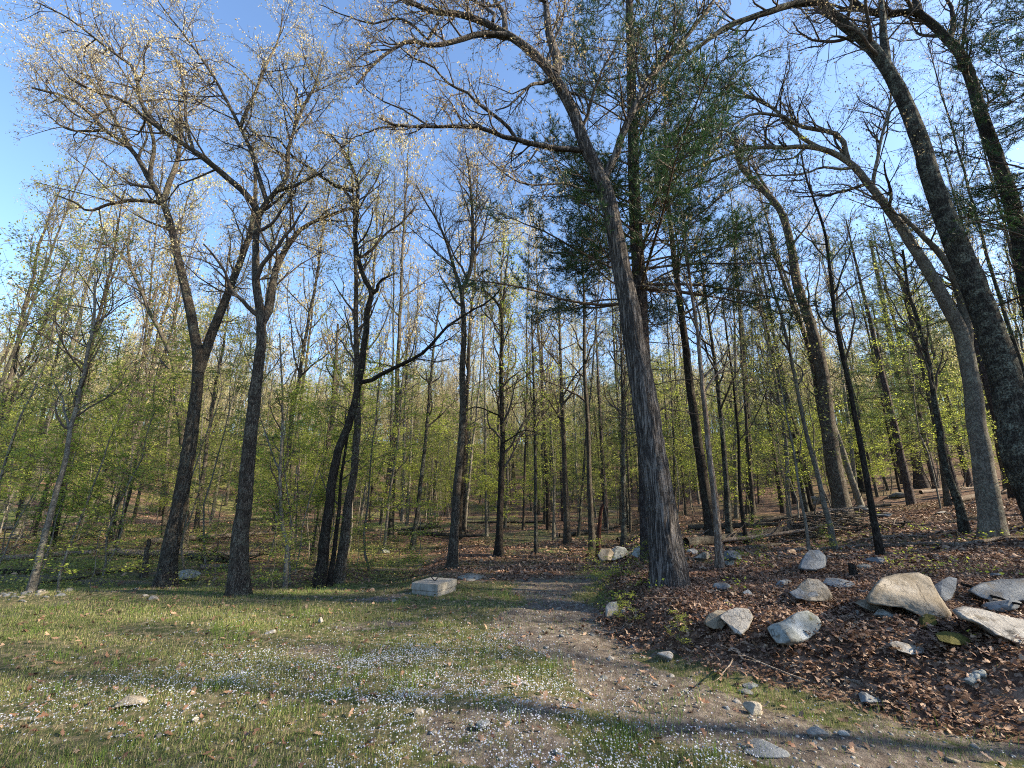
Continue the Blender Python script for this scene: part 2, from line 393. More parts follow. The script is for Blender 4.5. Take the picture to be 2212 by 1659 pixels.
# ------------------------------------------------------------------ ground sheet
def build_ground():
    n = 350
    u = np.linspace(-1, 1, n); xs = 3.2 * np.sinh(u * 5.35); xs += .8
    v = np.linspace(-1, 1, n); v0 = math.asinh(-70 / 3.2); v1 = math.asinh(420 / 3.2)
    ys = 5.0 + 3.2 * np.sinh(np.linspace(v0, v1, n))
    X, Y = np.meshgrid(xs, ys); Z = H(X, Y)
    V = np.stack([X, Y, Z], -1).reshape(-1, 3)
    i = np.arange(n * n).reshape(n, n)
    Fq = np.stack([i[:-1, :-1], i[:-1, 1:], i[1:, 1:], i[1:, :-1]], -1).reshape(-1, 4)
    me = mk('ground', [(V, Fq, 0)], M_GROUND)
    g, d, l, s = zones(V[:, 0], V[:, 1])
    moss = sst((fbm(V[:, 0] * .5, V[:, 1] * .5, 77) - .48) / .15) * (V[:, 1] > 8) * .8 * np.where(V[:, 0] < 2, 1, .35)
    moss = moss * (1 - .35 * sst((V[:, 0] / np.maximum(V[:, 1], .1) + .3) / .1) * sst((.2 - V[:, 0] / np.maximum(V[:, 1], .1)) / .1)); c = np.stack([g, l, moss, np.ones(len(V))], -1)
    a = me.attributes.new('zone', 'FLOAT_COLOR', 'POINT'); a.data.foreach_set('color', c.astype(np.float32).ravel())
    tag(ob('ground', me), 'woodland clearing floor of thin grass, bare earth and leaf litter', kind='structure')
build_ground()
def on(x, y, dz=0.): return (float(x), float(y), float(H(x, y)) + dz)

# ------------------------------------------------------------------ tree builders
def decid_levels(P, Rd, cfg):
    """P (N,K,3) main limbs -> chunks of branches, twigs and leaves"""
    ch = []
    L = np.linalg.norm(np.diff(P, axis=1), axis=2).sum(1)
    n2 = np.maximum(2, (L * cfg.get('d2', 2.6)).astype(int))
    p, d, pl, r, t = spawn(P, Rd, n2, cfg.get('t0', .18), 1., cfg.get('ang', (30, 65)), cfg.get('flat', 0))
    l2 = np.clip(cfg.get('l2', 1.5) * rng.uniform(.5, 1.25, len(p)) * (1.15 - .6 * t), .25, 4)
    r2 = np.clip(np.minimum(r, .012 + .011 * l2), .004, .06)
    P2 = grow(p, d, l2, 7, cfg.get('w2', .2), cfg.get('up2', .08)); R2 = taper(r2, 7, .35)
    ch.append(tubes(P2[:, ::2], R2[:, ::2], 4, 0))
    p, d, pl, r, t = spawn(P2, R2, cfg.get('n3', 6), .2, 1., (28, 60), cfg.get('flat', 0))
    l3 = cfg.get('l3', .62) * rng.uniform(.5, 1.3, len(p)) * (1.15 - .5 * t)
    r3 = np.clip(r, .0035, .010)
    P3 = grow(p, d, l3, 4, .24, cfg.get('up3', .05)); R3 = taper(r3, 4, .45)
    ch.append(tubes(P3, R3, 3, 0))
    p, d, pl, r, t = spawn(P3, R3, cfg.get('n4', 4), .2, 1., (25, 60), cfg.get('flat', 0))
    l4 = cfg.get('l4', .27) * rng.uniform(.5, 1.3, len(p))
    P4 = grow(p, d, l4, 3, .2, cfg.get('up3', .05)); R4 = taper(np.clip(r, .0028, .005), 3, .5)
    ch.append(tubes(P4[:, ::2], R4[:, ::2], 3, 0))
    if cfg.get('leaf', 1) > 0:
        pos = np.concatenate([P4[:, 2], P3[:, 3]])
        ch.append(leafq(pos, cfg.get('leaf', 1), cfg.get('ls', .055), cfg.get('lsp', .03), cfg.get('droop', .5), cfg.get('lflat', 0), 1, cfg.get('asp', .5)))
    return ch

def radial_trunk(P, Rd, S_=16, ridge=0., seed=1, flare=0.):
    """one trunk tube with root flare, ridges and lumps"""
    K = len(P); 
    V, Fq, _ = tubes(P[None], Rd[None], S_, 0)
    V = V.reshape(K, S_, 3); C = P[:, None, :]
    th = np.arange(S_) / S_
    Lz = np.concatenate([[0], np.cumsum(np.linalg.norm(np.diff(P, axis=0), axis=1))])
    TH, ZZ = np.meshgrid(th, Lz)
    k = 1 + .10 * (vnoise(TH * 5, ZZ * 1.6, seed, 5) - .5) + .06 * (vnoise(TH * 9, ZZ * 4, seed + 3, 9) - .5)
    if flare:
        w = np.exp(-np.maximum(ZZ - .25, 0) / .32)
        k = k + flare * w * (.55 + .9 * np.maximum(0, vnoise(TH * 6, ZZ * 0 + .5, seed + 9, 6) - .25))
    if ridge:
        a = vnoise(TH * 34 + 2.6 * vnoise(TH * 10, ZZ * 2.2, seed + 6, 10), ZZ * 3.4, seed + 5, 34); a = np.abs(a - .5) * 2
        b = vnoise(TH * 60, ZZ * 12, seed + 7, 60)
        k = k + ridge * (a - .5) + ridge * .35 * (b - .5)
    V = C + (V - C) * k[:, :, None]
    return (V.reshape(-1, 3), Fq, 0)

def px_path(pts, Y0, dY=0., K=None, jit=0.):
    n = len(pts); L = [0]
    for a, b in zip(pts[:-1], pts[1:]): L.append(L[-1] + math.hypot(b[0] - a[0], b[1] - a[1]))
    P = [at(p[0], p[1], Y0 + dY * l / max(L[-1], 1)) for p, l in zip(pts, L)]
    return resample(P, K or max(8, int(n * 3)), jit if (K or 0) < 90 else 0.)

BT = 0
def hero(name, label, cat, path, w, limbs=(), barkm=None, leafm=None, cfg=None, top=.3, auto=(8, 2.2), group=None, ridge=0., Y=None, flare=.6, dY=0., crown=True, sides=14, autot=.45, K=None):
    """path: display-pixel line of the trunk, base first; w: base width in display pixels; limbs: (points, start width px, depth change)"""
    global BT
    BT += 1
    cfg = cfg or {}; barkm = barkm or M_BARK; leafm = leafm or M_TAN
    if Y is None: b, t = hit(*path[0])
    else: b = at(path[0][0], path[0][1], Y); t = Y / ray(*path[0])[1]
    Y = b[1]; r0 = w / 2 / F * t
    P = px_path(path, Y, dY, K or max(16, len(path) * 4), .008 * min(1, w / 20))
    P[0, 2] = H(P[0, 0], P[0, 1]) - .03
    P = np.vstack([P[0] - np.array([0, 0, .25]), P])
    L = np.concatenate([[0], np.cumsum(np.linalg.norm(np.diff(P, axis=0), axis=1))]); tt = L / L[-1]
    Rd = r0 * (1 - (1 - top) * tt ** .85)
    e = empty(name, (P[1][0], P[1][1], P[1][2]), label, cat, group); org = np.array(e.location)
    V, Fq, m = radial_trunk(P, Rd, sides, ridge, BT * 3.1, flare if w > 10 else flare * .5)
    ob('trunk', mk('trunk', [(V - org, Fq, 0)], barkm), e)
    ms, rs = [], []
    for pts, lw, dy in limbs:
        # limb starts on the trunk at its own depth
        Ys = Y + dY * 0
        d = np.linalg.norm(np.array([at(pts[0][0], pts[0][1], Y)]) - P, axis=1); k = int(np.argmin(d)); Ys = P[k][1]
        pts = list(pts)
        if lw > 0 and d[k] < 1.2: 
            q = px_path(pts, Ys, dy, 16, .012); q[0] = P[k] * .7 + q[0] * .3
        else: q = px_path(pts, Ys + dy * .3, dy, 16, .012)
        tt2 = np.linspace(0, 1, 16); r_ = lw / 2 / F * (Ys / ray(*pts[0])[1]) * (1 - .72 * tt2)
        V, Fq, m = tubes(q[None], r_[None], 9, 0)
        ob('branch', mk('branch', [(V - org, Fq, 0)], barkm), e)
        ms.append(q); rs.append(r_)
    chunks = []
    if crown:
        n, ln = auto
        if n:
            a, d, pl, r, t_ = spawn(P[None], Rd[None], n, autot, .99, (32, 62), 0)
            q = grow(a, d, ln * rng.uniform(.55, 1.25, len(a)) * (1.2 - .5 * t_), 12, .14, .07)
            rr = taper(np.clip(r, .008, .02 + .012 * ln), 12, .3)
            chunks.append(tubes(q, rr, 6, 0))
            sel_q = [resample(x, 16) for x in q]; sel_r = [np.interp(np.linspace(0, 1, 16), np.linspace(0, 1, 12), x) for x in rr]
            ms += sel_q; rs += sel_r
        kk = max(0, int(len(P) * .72)); tp = resample(P[kk:], 16); ms.append(tp); rs.append(np.interp(np.linspace(0, 1, 16), np.linspace(0, 1, len(P) - kk), Rd[kk:]))
        chunks += decid_levels(np.array(ms), np.array(rs), cfg)
        chunks = [(V - org, Fq, m) for V, Fq, m in chunks]
        ob('crown', mk('crown', chunks, [M_TWIG, leafm]), e)
    return e

def pine_chunks(P, Rd, zlo, zhi, nb, blen, needle=9, nl=.10, dead=0, dens=1.0, side=1):
    """whorled branches with needle tufts round trunk polyline P"""
    L = np.concatenate([[0], np.cumsum(np.linalg.norm(np.diff(P, axis=0), axis=1))])
    z = P[:, 2] - P[0, 2]
    t0 = np.interp(zlo, z, L) / L[-1]; t1 = np.interp(zhi, z, L) / L[-1]
    p, d, pl, r, t = spawn(P[None], Rd[None], nb, t0, t1, (68, 92), .2)
    u = (t - t0) / max(t1 - t0, 1e-3)
    ln = blen * rng.uniform(.6, 1.2, len(p)) * (1.0 - .6 * u)
    B = grow(p, d, ln, 10, .07, .0); BR = taper(np.clip(ln * .009, .012, .04), 10, .2)
    ch = [tubes(B, BR, 5, 0)]
    p, d, pl, r, t = spawn(B, BR, (ln * 4.2 * dens).astype(int) + 2, .28, 1., (35, 62), .75)
    l2 = rng.uniform(.35, 1.0, len(p)) * (1.25 - .7 * t)
    C = grow(p, d, l2, 5, .1, .05); CR = taper(np.full(len(p), .008), 5, .4)
    ch.append(tubes(C, CR, 3, 0))
    p, d, pl, r, t = spawn(C, CR, 5, .2, 1., (25, 60), .5)
    D = grow(p, d, rng.uniform(.1, .28, len(p)), 3, .1, .1); ch.append(tubes(D, taper(np.full(len(p), .005), 3, .6), 3, 0))
    pos = np.concatenate([D[:, 2], D[:, 1], C[:, -1]]); ax = nrm(np.concatenate([D[:, 2] - D[:, 1], D[:, 1] - D[:, 0], C[:, -1] - C[:, -2]]))
    M = len(pos); q = np.repeat(pos, needle, 0); a = np.repeat(ax, needle, 0)
    rv = nrm(rng.normal(size=q.shape)); dd = nrm(a * .75 + rv * .8 + np.array([0, 0, .12])); l = nl * rng.uniform(.7, 1.2, len(q))[:, None]
    w = nrm(np.cross(dd, rng.normal(size=q.shape))) * .0048
    q = q - a * rng.uniform(0, .05, (len(q), 1))
    V = np.stack([q - w, q + w, q + dd * l], 1).reshape(-1, 3)
    ch.append((V, np.arange(len(V)).reshape(-1, 3), 1))
    dc = []
    if dead:
        p, d, pl, r, t = spawn(P[None], Rd[None], dead, t0 * .45, t0 * 1.1, (75, 100), .2)
        B = grow(p, d, rng.uniform(.5, 2.4, len(p)), 8, .1, -.03); dc.append(tubes(B, taper(np.full(len(p), .013), 8, .3), 4, 0))
        p, d, pl, r, t = spawn(B, taper(np.full(len(p), .013), 8, .3), 4, .3, 1., (35, 70), .3)
        C = grow(p, d, rng.uniform(.15, .6, len(p)), 4, .15, -.05); dc.append(tubes(C, taper(np.full(len(p), .006), 4, .5), 3, 0))
    return ch, dc

# ---- prototypes for the trees of the woods behind, built at the origin, shared by copies
def proto_tall(seed, h=18., leafm=None, lean=.04, clear=.42, barkm=None, cfg=None, nl=15, r0=.15):
    K = 22; z = np.linspace(-.3, h, K)
    wx = np.cumsum(rng.normal(0, lean, K)) ; wy = np.cumsum(rng.normal(0, lean, K)); wx -= wx[0]; wy -= wy[0]
    P = np.stack([wx, wy, z], 1); Rd = r0 * (1 - .8 * np.linspace(0, 1, K) ** .9)
    tr = [radial_trunk(P, Rd, 8, 0, seed, .25)]
    p, d, pl, r, t = spawn(P[None], Rd[None], nl, clear, .98, (22, 48))
    q = grow(p, d, h * .22 * rng.uniform(.5, 1.25, len(p)) * (1.35 - .7 * t), 12, .13, .1); rr = taper(np.clip(r * .8, .012, .06), 12, .25)
    tr.append(tubes(q, rr, 5, 0))
    ms = np.concatenate([q, resample(P[int(K * .6):], 12)[None]]); rs = np.concatenate([rr, np.interp(np.linspace(0, 1, 12), np.linspace(0, 1, K - int(K * .6)), Rd[int(K * .6):])[None]])
    c = dict(d2=1.7, l2=1.4, n3=5, l3=.6, n4=3, l4=.3, leaf=.6, ls=.08, lsp=.06, up2=.12)
    c.update(cfg or {})
    cr = decid_levels(ms, rs, c)
    barkm = barkm or M_BARK; leafm = leafm or M_FAR
    return dict(trunk=mk('trunk', tr, barkm), crown=mk('crown', cr, [M_TWIG, leafm]), joined=(tr, cr, barkm, leafm), h=h)
def proto_under(seed, h=6., leafm=None, nb=20, bl=1.7, r0=.03, ls=.06, leaf=2, lo=.2):
    K = 12; z = np.linspace(-.15, h, K)
    wx = np.cumsum(rng.normal(0, .01 * h, K)); wy = np.cumsum(rng.normal(0, .01 * h, K)); wx -= wx[0]; wy -= wy[0]
    P = np.stack([wx, wy, z], 1); Rd = r0 * (1 - .8 * np.linspace(0, 1, K))
    tr = [tubes(P[None], Rd[None], 6, 0)]
    p, d, pl, r, t = spawn(P[None], Rd[None], nb, lo, .98, (55, 85), .3)
    q = grow(p, d, bl * rng.uniform(.5, 1.25, len(p)) * (1.25 - .75 * t), 10, .12, .02); rr = taper(np.clip(r * .7, .005, .016), 10, .3)
    cr = [tubes(q, rr, 4, 0)]
    p, d, pl, r, t = spawn(q, rr, 8, .15, 1., (35, 60), .85)
    q2 = grow(p, d, bl * .36 * rng.uniform(.5, 1.2, len(p)), 5, .12, .0); r2 = taper(np.full(len(p), .0045), 5, .5); cr.append(tubes(q2, r2, 3, 0))
    p, d, pl, r, t = spawn(q2, r2, 5, .1, 1., (35, 60), .85)
    q3 = grow(p, d, rng.uniform(.06, .2, len(p)), 3, .1, .0); cr.append(tubes(q3, taper(np.full(len(p), .003), 3, .6), 3, 0))
    cr.append(leafq(np.concatenate([q3[:, 2], q3[:, 1], q2[:, 3], q2[:, 4]]), leaf, ls, .035, .12, .75, 1, .6))
    leafm = leafm or M_GREEN
    return dict(trunk=mk('trunk', tr, M_SMOOTH), crown=mk('crown', cr, [M_TWIG, leafm]), joined=(tr, cr, M_SMOOTH, leafm), h=h)
def proto_pine(seed, h=16., nb=60, bl=2.6, lo=5., needle=6, leafm=None, dead=14, r0=.17):
    K = 20; z = np.linspace(-.3, h, K); P = np.stack([z * 0, z * 0, z], 1) + np.cumsum(rng.normal(0, .015, (K, 3)), 0) * [1, 1, 0]
    Rd = r0 * (1 - .85 * np.linspace(0, 1, K)); tr = [radial_trunk(P, Rd, 8, 0, seed, .2)]
    c, dc = pine_chunks(P, Rd, lo, h, nb, bl, needle, .12, dead, .75)
    leafm = leafm or M_NEEDLE
    return dict(trunk=mk('trunk', tr + dc, M_PINEBARK), crown=mk('crown', c, [M_PTWIG, leafm]), joined=(tr + dc, c, M_PINEBARK, leafm), h=h)
TALL = [proto_tall(1, 18), proto_tall(2, 20, M_FAR, .05, .5), proto_tall(3, 16, M_GOLD, .06, .38), proto_tall(4, 19, M_FAR, .03, .55, M_SMOOTH), proto_tall(5, 17, M_GREEN2, .05, .4, M_DARKBARK), proto_tall(6, 21, M_TAN, .04, .5, M_LICHBARK)]
UNDER = [proto_under(1, 6), proto_under(2, 8, M_GREEN2, 22, 1.7), proto_under(3, 4.5, M_GREEN, 13, 1.3, .022), proto_under(4, 7.5, M_GREEN, 20, 1.9), proto_under(5, 2.2, M_GREEN, 10, .8, .012, .06, 1, .12)]
TALLF = [proto_tall(11, 16, M_FAR, .05, .3, None, dict(leaf=2, ls=.13, lsp=.1)), proto_tall(12, 18, M_FAR, .05, .35, M_SMOOTH, dict(leaf=2, ls=.13, lsp=.1)), proto_tall(13, 15, M_GREEN2, .05, .25, None, dict(leaf=2, ls=.12, lsp=.1)), proto_tall(14, 17, M_GOLD, .05, .3, None, dict(leaf=2, ls=.12, lsp=.1))]
PINES = [proto_pine(1, 17), proto_pine(2, 14, 70, 2.2, 2.5, 6, M_NEEDLE2)]
def plant(pr, name, label, cat, group, x, y, sc, rz, tilt=(0, 0)):
    e = empty(name, on(x, y), label, cat, group)
    e.rotation_euler = (tilt[0], tilt[1], rz); e.scale = (sc[0], sc[0], sc[1])
    ob('trunk', pr['trunk'], e); ob('crown', pr['crown'], e)
    return e

# ------------------------------------------------------------------ hero trees (display-pixel outlines traced at their real distance)
CGOLD = dict(d2=3.1, l2=1.5, n3=6, l3=.6, n4=5, l4=.26, leaf=4, ls=.046, lsp=.03, droop=.6)
CMID = dict(d2=3.0, l2=1.25, n3=5, l3=.55, n4=4, l4=.25, leaf=2, ls=.05, lsp=.02, droop=.6)
CTHIN = dict(d2=2.1, l2=1.15, n3=4, l3=.5, n4=3, l4=.25, leaf=1, ls=.06, lsp=.04)
CGREEN = dict(d2=2.2, l2=1.2, n3=5, l3=.5, n4=4, l4=.22, leaf=2, ls=.06, lsp=.04, lflat=.5, droop=.15, flat=.4)
CBARE = dict(d2=2.2, l2=.9, n3=4, l3=.4, n4=2, l4=.2, leaf=0)

hero('oak_tree', 'oak left of the thick straight one, forking low into two arching trunks', 'tree',
     [(358, 1262), (366, 1200), (380, 1130), (405, 1000), (420, 880), (430, 790), (418, 700), (406, 650), (388, 575), (372, 505), (352, 438), (325, 390), (283, 322), (222, 277), (200, 250), (142, 210), (70, 190)], 35,
     [([(432, 800), (448, 745), (466, 700), (498, 628), (528, 545), (545, 480), (552, 400), (545, 310)], 21, 1.2),
      ([(350, 436), (290, 434), (238, 442), (192, 456), (165, 440), (128, 424)], 9, -.8),
      ([(352, 432), (368, 388), (384, 340), (392, 270), (385, 190)], 12, .8),
      ([(283, 322), (240, 240), (190, 160), (150, 90)], 8, .9), ([(325, 388), (330, 300), (300, 210), (250, 130)], 9, -.9),
      ([(225, 280), (150, 280), (90, 240)], 6, .6)],
     M_BARK, M_GOLD, CGOLD, .16, (9, 2.2), Y=10.4, K=60)
hero('oak_tree', 'thick straight oak at the grass edge, forking twice, golden leaves above', 'tree',
     [(514, 1285), (520, 1180), (532, 1060), (541, 950), (552, 850), (560, 770), (564, 700), (556, 620), (552, 550), (554, 500), (562, 462), (574, 440), (600, 408), (619, 380), (622, 330), (636, 270), (642, 190)], 40,
     [([(560, 465), (545, 440), (525, 414), (492, 386), (466, 362), (418, 328), (352, 286), (305, 246), (270, 213), (230, 205), (150, 170)], 15, -.6),
      ([(352, 286), (305, 230), (292, 155), (240, 110), (200, 76), (150, 40), (80, 5)], 9, 0.),
      ([(572, 430), (556, 380), (540, 325), (520, 275), (480, 200), (440, 135), (390, 65), (340, 0)], 10, .9),
      ([(566, 695), (576, 665), (590, 615), (602, 572), (626, 525), (664, 487), (708, 468), (760, 450)], 20, 1.1),
      ([(590, 600), (586, 560), (620, 500), (640, 440)], 5, .5), ([(600, 410), (650, 395), (700, 370)], 8, -.6),
      ([(520, 275), (560, 180), (600, 90), (610, 20)], 8, .7), ([(636, 270), (680, 180), (700, 110)], 8, .7),
      ([(418, 328), (400, 250), (395, 160), (350, 90)], 8, .8)],
     M_BARK, M_GOLD, CGOLD, .13, (8, 2.2), K=70)
hero('leaning_tree', 'slender grey tree curving left behind the low-forked oak', 'tree',
     [(392, 1195), (398, 1100), (398, 1000), (392, 914), (383, 860), (375, 785), (347, 718), (320, 668), (300, 615), (280, 575), (250, 540), (210, 520)], 22,
     [([(320, 668), (345, 620), (375, 600)], 7, .6), ([(280, 575), (278, 520), (290, 470)], 7, .5)], M_BARK, M_GOLD, CMID, .2, (9, 2.0))
hero('young_tree', 'pale thin sunlit trunk at far left leaning right towards its top', 'tree',
     [(73, 1256), (97, 1154), (118, 1084), (139, 998), (153, 928), (170, 859), (187, 772), (200, 700), (205, 600)], 13,
     [([(153, 928), (135, 870), (110, 800)], 5, .4), ([(139, 930), (180, 880), (240, 850)], 4, .4)], M_SMOOTH, M_GREEN2, CGREEN, .35, (12, 1.8), Y=8.3)
hero('dark_tree', 'crooked dark tree with a snapped stub high up and one long bare limb reaching right', 'tree',
     [(688, 1268), (699, 1187), (711, 1096), (720, 1020), (736, 959), (754, 913), (769, 853), (781, 792), (790, 725), (793, 675), (803, 632), (786, 600), (768, 525), (772, 450), (767, 375), (737, 320), (712, 290)], 24,
     [([(782, 832), (800, 822), (838, 800), (912, 765), (962, 710), (1017, 670), (1057, 650), (1080, 625)], 10, -.5),
      ([(803, 636), (815, 622), (822, 606), (837, 597)], 10, -.1),
      ([(737, 410), (700, 385), (665, 360), (630, 335), (600, 300), (575, 295), (530, 290)], 8, -.5),
      ([(775, 560), (800, 540), (840, 500), (870, 480), (900, 440)], 7, .7), ([(768, 450), (750, 420), (737, 405)], 8, 0.)],
     M_DARKBARK, M_TAN, CMID, .25, (6, 1.4), autot=.6)
hero('slim_tree', 'narrow dark stem pressed close beside the crooked dark tree', 'tree',
     [(711, 1266), (724, 1172), (733, 1096), (737, 1035), (748, 959), (760, 880)], 11, (), M_DARKBARK, M_GREEN2, CGREEN, .4, (5, .9))
hero('grey_tree', 'straight grey trunk just right of the crooked dark tree', 'tree',
     [(731, 1258), (745, 1156), (754, 1080), (766, 1004), (772, 913), (771, 820), (770, 700), (768, 600), (766, 480), (760, 380)], 22, (), M_BARK, M_GREEN2, CGREEN, .25, (14, 1.7))
hero('forked_sapling', 'half dead sapling with bare side twigs, kinked near its base, right of the thick oak', 'tree',
     [(616, 1273), (619, 1210), (621, 1172), (611, 1141), (606, 1080), (605, 1020), (609, 960), (611, 900), (608, 800), (604, 720)], 10,
     [([(605, 1022), (584, 974), (569, 929), (560, 883), (556, 820)], 4.5, .2), ([(611, 1130), (590, 1100), (575, 1090)], 3, -.3)], M_SMOOTH, M_GREEN2, dict(CBARE, leaf=.5, ls=.05), .3, (12, .9), autot=.2)
hero('dead_snag', 'pale broken snag without bark standing behind the half dead sapling', 'dead tree',
     [(629, 1180), (634, 1130), (639, 1080), (645, 1004), (648, 990)], 11, (), M_SNAG, None, None, .75, (0, 0), crown=False)
hero('grey_tree', 'grey leaning trunk with a curved bare twig at its left foot, in the shade behind', 'tree',
     [(678, 1210), (690, 1126), (696, 1050), (714, 929), (722, 830), (730, 700)], 15, (), M_BARK, M_GREEN2, CGREEN, .35, (10, 1.6))
hero('young_tree', 'thin trunk in front of the lit woods, left of the leaning lichened one', 'tree',
     [(830, 1188), (842, 1065), (857, 974), (866, 880), (872, 780)], 7, (), M_SMOOTH, M_GREEN, CGREEN, .35, (13, 1.8), autot=.3)
hero('slim_tree', 'lichened trunk leaning right at the back of the clearing', 'tree',
     [(890, 1188), (903, 1096), (918, 959), (930, 830), (938, 740), (952, 640)], 11, (), M_LICHBARK, M_GREEN2, CGREEN, .4, (12, 1.8))
hero('tall_tree', 'straight trunk with dark mossy foot behind the concrete riser, forking high up', 'tree',
     [(976, 1227), (985, 1081), (994, 980), (1000, 900), (999, 800), (1002, 700), (998, 630), (1012, 600), (1019, 560), (1021, 500), (1018, 425), (1010, 340)], 22,
     [([(999, 640), (985, 590), (972, 550), (952, 490), (922, 440), (900, 400)], 9, .8), ([(1018, 560), (1045, 500), (1060, 430)], 6, .6),
      ([(990, 660), (965, 620), (945, 580)], 6, .6)], M_BARK, M_GOLD, dict(CGOLD, leaf=1), .25, (8, 2.4), autot=.6)
hero('tall_tree', 'dark trunk half hidden behind the one with the mossy foot', 'tree',
     [(991, 1165), (997, 1060), (1004, 974), (1010, 850), (1014, 700)], 11, (), M_DARKBARK, M_FAR, CTHIN, .35, (8, 2.4))
hero('maple_tree', 'dark straight trunk on a small rise at mid clearing with tiers of green leaves', 'tree',
     [(1077, 1200), (1082, 1065), (1085, 944), (1084, 800), (1082, 675), (1060, 640), (1038, 622)], 17,
     [([(1082, 690), (1090, 620), (1100, 520)], 6, .5), ([(1084, 900), (1030, 880), (990, 900)], 4, -.8), ([(1084, 960), (1130, 930), (1170, 940)], 4, -.6), ([(1084, 850), (1140, 810), (1180, 800)], 4, .8)],
     M_DARKBARK, M_GREEN, dict(CGREEN, leaf=2, ls=.08), .3, (16, 1.9), autot=.3)
hero('slim_tree', 'slim spotted trunk beside the small stones at the back of the clearing', 'tree',
     [(1158, 1197), (1157, 1065), (1155, 913), (1152, 792), (1148, 680)], 9, (), M_LICHBARK, M_GREEN2, CTHIN, .4, (11, 1.8))
hero('slim_tree', 'thin grey trunk bending left, nearest right of the sun-edged one', 'tree',
     [(1196, 1164), (1197, 1080), (1196, 1020), (1186, 883), (1173, 792), (1160, 690)], 7, (), M_SMOOTH, M_FAR, CTHIN, .4, (11, 2.2))
hero('tall_tree', 'trunk with a bright sunlit right edge far back in the middle', 'tree',
     [(1184, 1145), (1183, 1065), (1178, 974), (1172, 850), (1170, 700)], 10, (), M_DARKBARK, M_FAR, CTHIN, .4, (10, 2.6))
hero('tall_tree', 'straight brown trunk with scaly bark at the head of the leaf-covered rise', 'tree',
     [(1226, 1176), (1222, 1065), (1217, 944), (1211, 792), (1208, 660)], 15, (), M_BARK, M_FAR, CTHIN, .35, (11, 2.4))
hero('tall_tree', 'grey trunk beside the red rotten stub', 'tree',
     [(1280, 1190), (1274, 1065), (1271, 944), (1263, 792), (1262, 650), (1256, 520)], 14, (), M_BARK, M_FAR, CMID, .35, (11, 2.2))
hero('rotten_stub', 'crumbling reddish-brown dead stub left of the lichened rocks', 'dead tree',
     [(1293, 1206), (1294, 1150), (1297, 1112), (1303, 1090)], 13, (), M_REDROT, None, None, .5, (0, 0), crown=False)
hero('tall_tree', 'lichen-spotted trunk standing above the two lichened rocks', 'tree',
     [(1347, 1178), (1347, 1065), (1346, 944), (1344, 820), (1340, 680)], 12, (), M_LICHBARK, M_GREEN2, CTHIN, .4, (10, 2.0))
# the big central oak and the white pine behind it
hero('oak_tree', 'largest oak, deeply ridged grey bark, arching left over the clearing', 'tree',
     [(1450, 1268), (1442, 1200), (1430, 1110), (1416, 1020), (1402, 930), (1390, 850), (1380, 790), (1367, 720), (1357, 650), (1337, 550), (1313, 428), (1293, 376), (1262, 310), (1242, 250), (1217, 200), (1190, 157), (1167, 130), (1127, 95), (1087, 70), (1037, 45), (987, 30), (937, 25), (880, 0), (820, -40)], 76,
     [([(1200, 160), (1203, 130), (1188, 75), (1177, 0), (1160, -80)], 24, .8),
      ([(1100, 76), (1037, 75), (987, 90), (937, 97), (887, 90), (837, 115), (802, 145), (770, 182)], 13, -.7),
      ([(1092, 72), (1087, 30), (1067, 0), (1040, -60)], 14, .6),
      ([(1252, 327), (1187, 320), (1117, 300), (1077, 292), (1037, 277), (937, 274), (862, 272), (820, 255)], 13, -.9),
      ([(1112, 296), (1087, 265), (1037, 230), (1007, 200), (962, 175), (937, 145), (887, 120), (840, 80)], 8, -.4),
      ([(1302, 392), (1316, 362), (1329, 335), (1348, 280), (1377, 225), (1402, 175), (1437, 130), (1478, 82), (1530, 20), (1570, -40)], 19, -.8),
      ([(1185, 176), (1150, 182), (1120, 210), (1095, 232), (1070, 238)], 8, -.5),
      ([(1225, 202), (1250, 205), (1258, 245), (1230, 180)], 6, -.3),
      ([(1280, 415), (1225, 400), (1170, 398), (1130, 395), (1090, 375), (1040, 330)], 6, -.8),
      ([(1178, 5), (1130, -30), (1060, 10), (1000, -10)], 7, -.5), ([(1078, 35), (1030, 5), (960, -20)], 8, .6),
      ([(937, 97), (900, 60), (860, 40), (800, 50), (740, 30), (690, 10)], 6, .3),
      ([(937, 274), (880, 240), (820, 215), (760, 160)], 5, .4), ([(862, 272), (800, 280), (760, 300), (700, 290)], 4, -.3)],
     M_OAKBARK, M_TAN, dict(d2=3.4, l2=1.05, n3=7, l3=.5, n4=4, l4=.22, leaf=2, ls=.045, lsp=.018, droop=.8), .13, (7, 1.5), ridge=.065, sides=96, K=320, flare=.38, autot=.55)
def hero_pine(label, base, path, w, zlo, zhi, nb, bl, Y=None, needle=10, dead=0, dens=1., top=.3, leafm=None, name='pine_tree', low=None):
    if Y is None: b, t = hit(*base)
    else: b = at(*base, Y); t = Y / ray(*base)[1]
    P = px_path([base] + path, b[1], 0, 44, .004); P[0, 2] = H(P[0, 0], P[0, 1]) - .2
    tt = np.linspace(0, 1, 44); Rd = w / 2 / F * t * (1 - (1 - top) * tt)
    e = empty(name, tuple(P[0]), label, 'tree'); org = P[0]
    V, Fq, m = radial_trunk(P, Rd, 20, .03, w, .15); ob('trunk', mk('trunk', [(V - org, Fq, 0)], M_PINEBARK), e)
    c, dc = pine_chunks(P, Rd, zlo, zhi, nb, bl, needle, .115, dead, dens)
    if low: c += pine_chunks(P, Rd, *low, needle, .115, 0, dens * 1.15)[0]
    ob('crown', mk('crown', [(V - org, Fq, m) for V, Fq, m in c], [M_PTWIG, leafm or M_NEEDLE]), e)
    if dc: ob('dead_branches', mk('dead_branches', [(V - org, Fq, m) for V, Fq, m in dc], M_PTWIG), e)
    return e
